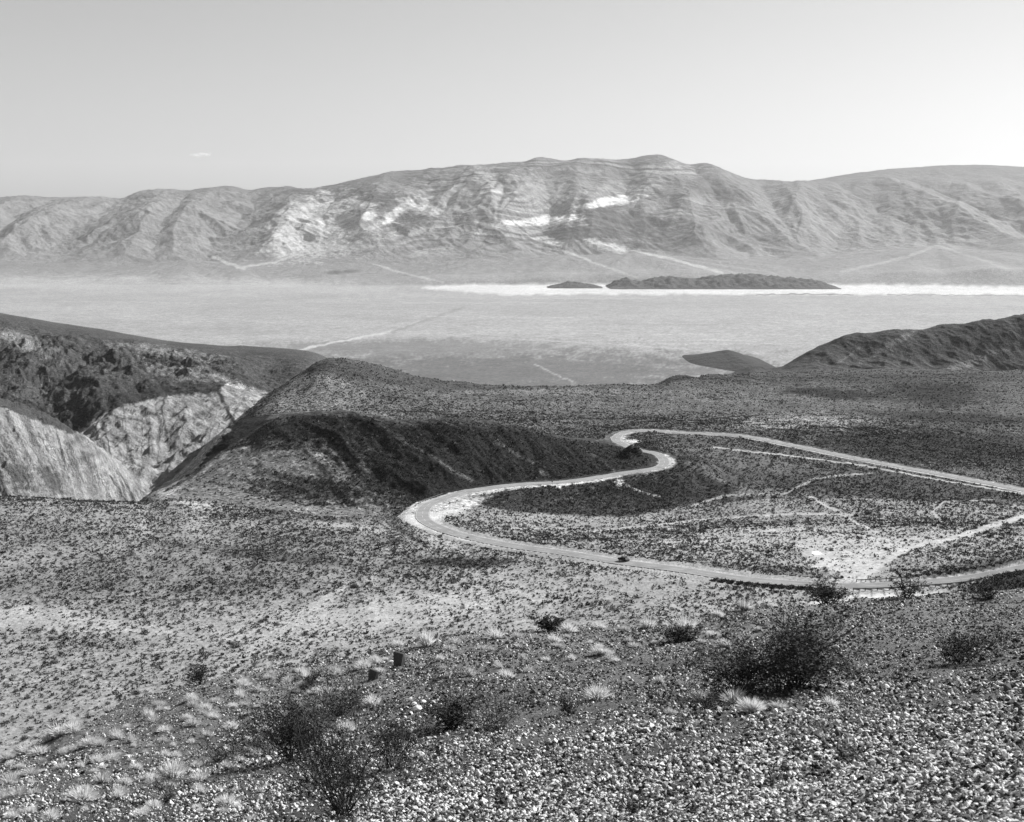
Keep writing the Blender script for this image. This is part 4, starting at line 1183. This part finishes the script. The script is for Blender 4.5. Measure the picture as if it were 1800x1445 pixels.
def twiggy_bush(h, w, stems, seed, leaves=1.0, leafmat=None, lean=(0, 0), dead=False, leafsz=.012, tr=.004, low=False):
    r_ = np.random.default_rng(seed)
    SV, SF_ = [], []
    LV = []
    def addt(path, a, b):
        v, f = tube(path, a, b)
        o = len(SV); SV.extend(v); SF_.extend([tuple(i + o for i in q) for q in f])
    def grow(p, d, L, rad, lev):
        n = 5 if lev == 0 else 4
        path = [p]
        for i in range(n):
            d = d + r_.normal(0, .16, 3) + np.array([0, 0, .05 if lev == 0 else .03]); d /= np.linalg.norm(d)
            path.append(path[-1] + d * L / n)
        path = np.array(path)
        addt(path, rad, rad * .55)
        if lev < 2:
            kk = (6 if lev == 0 else 3)
            for q in range(kk):
                s = r_.uniform(.3, 1.0); i = min(int(s * n), n - 1)
                b = path[i] + (path[i+1] - path[i]) * (s * n - i if s < 1 else 1)
                nd = d * .6 + r_.normal(0, .5, 3) + np.array([0, 0, .18]); nd /= np.linalg.norm(nd)
                grow(b, nd, L * r_.uniform(.3, .5), rad * .55, lev + 1)
        if lev >= 1:
            clump = r_.random() < .72
            for q in range(max(1 if lev == 2 else 0, int((3 if lev == 1 else (16 if clump else 1)) * leaves))):
                s = r_.uniform(.45 if lev == 2 else 0, 1.0); i = min(int(s * n), n - 1)
                b = path[i] + (path[i+1] - path[i]) * r_.random() + r_.normal(0, .012 + .02 * (h > .5), 3)
                e = r_.normal(0, 1, (2, 3)); e /= np.linalg.norm(e, axis=1)[:, None]
                sz = leafsz * r_.uniform(.6, 1.5)
                LV.append([b, b + e[0] * sz, b + e[0] * sz * .8 + e[1] * sz * .7])
    for s in range(stems):
        th = r_.uniform(0, 2 * math.pi); sp_ = r_.uniform(.0, 1) ** .6
        out = w / 2 / h * sp_ * 1.15
        d = np.array([math.cos(th) * out + lean[0], math.sin(th) * out + lean[1], 1.0 * (.8 if low else 1)])
        L = h * (.45 + .65 * r_.random()) * np.linalg.norm(d) * .78; d /= np.linalg.norm(d)
        grow(np.array([math.cos(th), math.sin(th), 0]) * r_.uniform(0, .05) * h, d, L, tr * r_.uniform(.8, 1.4), 0)
    LV = np.array(LV).reshape(-1, 3); SV = np.array(SV)
    cen_ = np.array([np.percentile(LV[:, 0], 50) if lean != (0, 0) else 0, 0, 0]) * 0
    kx = w / max(np.percentile(LV[:, 0], 98) - np.percentile(LV[:, 0], 2), .01)
    kz_ = h / np.percentile(LV[:, 2], 98)
    K3 = np.array([kx, kx, kz_]); LV = LV * K3; SV = SV * K3
    LV[:, 2] = np.maximum(LV[:, 2], -.03)
    LF = np.arange(len(LV)).reshape(-1, 3)
    sm = mesh_np('stems', np.array(SV), np.array(SF_), None, False, MAT_dead if dead else MAT_twig)
    lm = mesh_np('leaves', LV, LF, None, False, leafmat or MAT_leaf)
    return sm, lm
def px_h(D, npx): return npx * D / F
def place_bush(px, py, wpx, hpx, stems, label, seed, cat='bush', group=None, **kw):
    b = at_px(px, py)
    h, w = px_h(b.y, hpx) / .95, px_h(b.y, wpx)
    stems = max(8, int(stems * .62))
    root = link('creosote_bush' if kw.get('leafmat') is None else 'desert_shrub', None, loc=b - Vector((0, 0, .02)), label=label, category=cat)
    if group: root['group'] = group
    if hpx <= 60: kw['leaves'] = kw.get('leaves', 1) * .6
    sm, lm = twiggy_bush(h, w, stems, seed, leafsz=max(.012, (3.2 if hpx > 60 else 2.5) * b.y / F), tr=max(.004, .55 * b.y / F), **kw)
    link('stems', sm, root); link('leaves', lm, root)
    return root
place_bush(605, 1430, 275, 215, 62, 'large dark twiggy creosote bush nearest the camera at bottom left', 1, leaves=.95)
place_bush(515, 1335, 150, 105, 40, 'dark creosote bush leaning left behind the largest bush', 2, lean=(-.2, 0), leaves=1.1)
place_bush(690, 1352, 110, 115, 24, 'sparse dark creosote bush just right of the largest bush', 3, leaves=.8)
place_bush(598, 1253, 110, 50, 24, 'low dark creosote bush left of the white stones', 4)
place_bush(1300, 1214, 180, 100, 40, 'wide dark creosote bush left of its twin on the right slope', 5, leaves=1.1)
place_bush(1400, 1208, 190, 120, 46, 'wide dark creosote bush right of its twin, biggest on the right slope', 6, leaves=1.1)
place_bush(1690, 1165, 140, 80, 30, 'faint brown creosote bush with long shadow near the right edge', 7, leaves=.7)
place_bush(800, 1278, 110, 66, 26, 'dark shrub just right of the pile of white stones', 8, leaves=.8)
place_bush(873, 1275, 90, 52, 30, 'greyish shrub with dark base right of the stone pile shrub', 9, leafmat=MAT_leafg, leaves=.5)
place_bush(1450, 1064, 78, 50, 26, 'black creosote bush on the crest in front of the guard rail', 10)
place_bush(1592, 1052, 66, 48, 16, 'open black creosote bush on the crest right of the first', 11, leaves=.8)
place_bush(350, 1205, 46, 38, 14, 'dark shrub on the crest at the left', 12)
place_bush(385, 1338, 80, 46, 22, 'brown twiggy shrub left of the largest bush', 13, leafmat=MAT_leafg, leaves=.3)
place_bush(968, 1110, 50, 30, 16, 'dark shrub on the crest near the middle', 14)
place_bush(1240, 1250, 80, 45, 20, 'low brown shrub at the foot of the left twin bush', 15, leaves=.4)
place_bush(1003, 1255, 50, 36, 16, 'thin dark shrub beside the pale tuft in the middle of the slope', 16, leaves=.4)
place_bush(1500, 1190, 70, 40, 16, 'thin straw coloured shrub right of the twin bushes', 17, leafmat=MAT_leafg, leaves=.3)
place_bush(452, 1325, 46, 40, 16, 'thin grey shrub between the brown shrub and the largest bush', 18, leafmat=MAT_leafg, leaves=.3)
place_bush(300, 1405, 60, 46, 18, 'wispy grey shrub with a shadow streak in the lower left', 19, leafmat=MAT_leafg, leaves=.3)
place_bush(545, 1205, 50, 30, 16, 'small dark shrub left of the two standing stones', 20)
place_bush(1735, 1052, 40, 22, 12, 'low black shrub on the crest at the far right', 21)
place_bush(1120, 1430, 70, 40, 8, 'few thin dry twigs sticking out of the bottom gravel', 22, leafmat=MAT_leafg, leaves=.1)
place_bush(1500, 1330, 110, 40, 10, 'sparse flattened twigs on the gravel at lower right', 23, leafmat=MAT_leafg, leaves=.15)
# bleached dead branch in the large bush
b = at_px(560, 1400)
pa = [np.array(q) for q in ((0,0,0),(.02,0,.18),(.0,.02,.34),(.06,.02,.47),(.08,.0,.62),(.15,.02,.72))]
pb = [np.array(q) for q in ((.0,.02,.34),(-.07,.02,.42),(-.1,.03,.46))]
V1, F1 = tube(pa, .011, .004, 5); V2, F2 = tube(pb, .007, .003, 5)
o = link('dead_branch', pmesh('dead_branch', [(V1, F1), (V2, F2)], MAT_dead, True), loc=b, label='bleached forked dead branch standing in the largest bush', category='branch')

# ------------------------------------------------------------------ dry grass tufts
MAT_straw = leaf_mat('dry straw', .64, .4)
MAT_straw2 = leaf_mat('old grey straw', .5, .4)
def tuft_mesh(seed, blades):
    r_ = np.random.default_rng(seed)
    V, Fc = [], []
    for i in range(blades):
        th = r_.uniform(0, 2 * math.pi); sp_ = r_.uniform(0, 1) ** .75
        base = np.array([math.cos(th), math.sin(th), 0]) * r_.uniform(0, .22)
        d = np.array([math.cos(th) * sp_ * .85, math.sin(th) * sp_ * .85, 1 - .45 * sp_]) + r_.normal(0, .12, 3)
        d /= np.linalg.norm(d); L = r_.uniform(.55, 1.0) * .72
        sidev = np.cross(d, r_.normal(0, 1, 3)); sidev /= np.linalg.norm(sidev)
        w_ = r_.uniform(.011, .024)
        mid = base + d * L * .6
        tip = base + d * L + np.array([math.cos(th), math.sin(th), -.25]) * .10 * L
        o = len(V)
        V += [base - sidev * w_, base + sidev * w_, mid + sidev * w_ * .8, mid - sidev * w_ * .8, tip]
        Fc += [(o, o+1, o+2), (o, o+2, o+3), (o+3, o+2, o+4)]
    return mesh_np('grass_tuft', np.array(V), np.array(Fc), None, False, MAT_straw2 if seed % 2 else MAT_straw)
tm = [tuft_mesh(500 + i, (420, 300, 240, 180)[i % 4]) for i in range(8)]
def tuft(px, py, wpx, label, group, sz=1.0):
    b = at_px(px, py, 4, 60)
    s = px_h(b.y, wpx) / 1.25
    o = link('grass_tuft', tm[random.choice((0, 2, 4, 6)) if wpx > 40 else random.randrange(8)], loc=b - Vector((0, 0, .01)), label=label, category='grass tuft')
    if group: o['group'] = group
    o.scale = (s * random.uniform(.8, 1.25), s * random.uniform(.7, 1.1), s * sz * random.uniform(.7, 1.2)); o.rotation_euler = (0, 0, random.uniform(0, 6.28))
    return o
tuft(1204, 1112, 66, 'largest pale grass tuft on the crest, left of the twin bushes, with long black shadow', None, 1.5)
place_bush(1196, 1126, 62, 26, 40, 'low dark shrub at the foot of the largest crest tuft', 31, leaves=.8)
tuft(1138, 1104, 44, 'pale flat tuft just left of the largest crest tuft', None)
tuft(1052, 1228, 66, 'feathery pale tuft in the middle of the slope', None, .9)
tuft(895, 1192, 34, 'small pale tuft right above the stone pile shrub', None)
tuft(1055, 1150, 34, 'small thin pale tuft upper middle of the slope', None)
tuft(655, 1240, 46, 'pale tuft between low creosote bush and white stones', None)
tuft(748, 1282, 40, 'pale round tuft just below the white stones', None)
tuft(303, 1368, 66, 'large bright tuft with dark base in the lower left', None, 1.0)
tuft(427, 1208, 40, 'pale tuft on the left crest beside a small dark stone', None)
tuft(337, 1232, 30, 'small bright round tuft on the left crest', None, .9)
TL = [(362,1250,30),(262,1262,34),(205,1296,34),(105,1292,60),(130,1286,50),(160,1310,50),(48,1322,50),(70,1325,40),(340,1276,34),(408,1282,46),(55,1362,34),(15,1378,40),(240,1352,34),
      (145,1408,60),(400,1418,56),(190,1240,30),(280,1243,34),(290,1285,30),(180,1375,40),(220,1380,34),(350,1372,44),(365,1295,28),(610,1285,44),(570,1215,30),(505,1200,30),(470,1195,26),
      (590,1185,34),(640,1175,40),(660,1168,34),(700,1135,30),(750,1135,50),(800,1132,36),(870,1122,44),(910,1122,30),(1000,1112,40),(1055,1105,36),(975,1130,34),(455,1215,28),(30,1400,40),
      (90,1440,50),(330,1265,26),(380,1235,26),(1260,1085,30),(1290,1235,60),(1230,1232,44),(1350,1068,34),(1310,1072,40),(1460,1240,40),(1180,1255,30),(930,1180,26),(15,1335,34),(230,1305,34),
      (110,1350,28),(60,1395,30),(270,1420,36),(500,1260,34),(520,1240,28),(530,1185,34),(430,1240,26),(310,1330,30),(1160,1200,28),(1005,1160,22),(1320,1250,60),(1370,1245,40)]
for px, py, w_ in TL:
    if py < 1170 or (px > 400 and py < 1230 and px < 900): lab, gr = 'pale dry grass tuft along the crest of the slope', 'pale grass tufts along the crest'
    elif px < 460: lab, gr = 'pale dry grass tuft on the lower left slope', 'pale grass tufts on the lower left slope'
    elif px < 900: lab, gr = 'pale dry grass tuft among the dark bushes left of centre', 'pale grass tufts among the left bushes'
    else: lab, gr = 'pale dry grass tuft around the bushes on the right slope', 'pale grass tufts on the right slope'
    tuft(px, py, w_, lab, gr)
for k in range(150):
    if random.random() < .7:
        px = random.uniform(0, 470); py = random.uniform(1200 + (470 - px) * .25, 1440)
    else:
        px = random.uniform(450, 1350); py = 1190 - (px - 450) * .12 + random.uniform(-5, 60)
    if py < 1170 or (px > 400 and py < 1230): lab, gr = 'pale dry grass tuft along the crest of the slope', 'pale grass tufts along the crest'
    else: lab, gr = 'pale dry grass tuft on the lower left slope', 'pale grass tufts on the lower left slope'
    tuft(px, py, random.uniform(14, 34), lab, gr)

# ------------------------------------------------------------------ single rocks
MAT_rock = plain_mat('dark slab rock', .07, .85, (20, .4))
MAT_white = plain_mat('white stone', .65, .8, (12, .2))
def rock(name, px, py, wpx, hpx, label, mat, seed, slab=False, group=None, lean=0):
    b = at_px(px, py)
    r_ = np.random.default_rng(seed)
    w_, h_ = px_h(b.y, wpx), px_h(b.y, hpx)
    if slab:
        v, f = box(w_, w_ * .8, h_ * 1.15, (0, 0, h_ * .45), tx=1.2, ty=.35)
        v = [tuple(np.array(q) + r_.normal(0, .04 * w_, 3)) for q in v]
        me = pmesh(name, [(v, f)], mat)
        bmod = True
    else:
        v = ICO_V * (1 + r_.normal(0, .14, (12, 1))) * np.array([w_ / 2, w_ / 2 * r_.uniform(.7, 1), h_ / 2]) + [0, 0, h_ * .3]
        me = mesh_np(name, v, ICO_F, None, False, mat); bmod = False
    o = link(name, me, loc=b, label=label, category='rock')
    if group: o['group'] = group
    o.rotation_euler = (0, lean, math.radians(-37) if slab else r_.uniform(0, 6.28))
    m_ = o.modifiers.new('bevel', 'BEVEL'); m_.width = w_ * .05; m_.segments = 2
    return o
rock('standing_stone', 702, 1170, 19, 25, 'tall black standing stone slab on the crest, the larger of the pair', MAT_rock, 1, True)
rock('standing_stone', 656, 1194, 15, 18, 'short black standing stone slab left of the taller one', MAT_rock, 2, True, lean=.12)
rock('stone', 409, 1200, 9, 9, 'small black stone beside a pale tuft on the left crest', MAT_rock, 3)
rock('stone', 735, 1250, 24, 14, 'biggest flat white stone of the pile beside the shrub', MAT_white, 4)
rock('stone', 773, 1275, 16, 18, 'upright pale stone just below the white stone pile', MAT_white, 5)
rock('stone', 738, 1330, 22, 14, 'pale stone on the gravel right of the largest bush', MAT_white, 7)
rock('stone', 705, 1350, 18, 18, 'grey pointed stone with dark side right of the largest bush', MAT_rock, 8)
rock('stone', 810, 1338, 14, 12, 'grey stone on the bright gravel below the shrubs', MAT_rock, 9)
rock('stone', 1503, 1357, 14, 12, 'round black stone on the gravel at lower right', MAT_rock, 10)
for k, (px, py, w_) in enumerate([(728,1240,13),(744,1236,12),(755,1243,12),(762,1236,10),(715,1246,10),(722,1256,11),(765,1250,11),(748,1258,9),(705,1250,9),(752,1230,10),(775,1242,11),(712,1262,8),(770,1232,8),(738,1262,8)]):
    rock('stone', px, py, w_, w_ * .7, 'small white stone in the pile left of the shrub', MAT_white, 20 + k, group='white stones in the pile')
for k, (px, py, w_) in enumerate([(1105,1193,9),(935,1195,7),(945,1165,8),(452,1420,9),(88,1385,8),(130,1365,10),(1455,1390,12),(1560,1400,14),(1140,1385,12),(1040,1322,9)]):
    rock('stone', px, py, w_, w_ * .7, 'lone pale stone standing out from the gravel', MAT_white, 60 + k, group='lone pale stones on the gravel')

# ------------------------------------------------------------------ cloud wisp and haze
def volume_mat(name, dens, noise=False):
    m = bpy.data.materials.new(name); m.use_nodes = True
    t = m.node_tree; t.nodes.clear()
    out = t.nodes.new('ShaderNodeOutputMaterial'); v = t.nodes.new('ShaderNodeVolumePrincipled')
    v.inputs['Color'].default_value = (.95, .95, .95, 1); v.inputs['Density'].default_value = dens
    v.inputs['Anisotropy'].default_value = .2
    t.links.new(v.outputs[0], out.inputs['Volume'])
    return m, t, v
cm_, ct_, cv_ = volume_mat('cloud vapour', .004)
cn_ = ct_.nodes.new('ShaderNodeTexNoise'); cn_.inputs['Scale'].default_value = .006; cn_.inputs['Detail'].default_value = 5
cc_ = ct_.nodes.new('ShaderNodeTexCoord'); ct_.links.new(cc_.outputs['Object'], cn_.inputs[0])
ct_.links.new(M(ct_, 'MULTIPLY', M(ct_, 'SUBTRACT', cn_.outputs[0], .46, None, True), .02), cv_.inputs['Density'])
cu, ctt = ray(352, 272)
V_ = ICO_V.copy()
cl_me = mesh_np('cloud', V_ * [420, 300, 75], ICO_F, None, False, cm_)
link('cloud', cl_me, loc=(cu * 40000, 40000, ctt * 40000), kind='structure', label='tiny faint cloud wisp in the pale sky at left', category='cloud')
HZ = 1.15e-5
hm, _, _ = volume_mat('hazy air', HZ)
hz = link('haze', pmesh('haze', [box(66000, 28500, 1780, (0, 11250, 120))], hm), kind='stuff', label='thin even haze filling the valley air', category='haze')
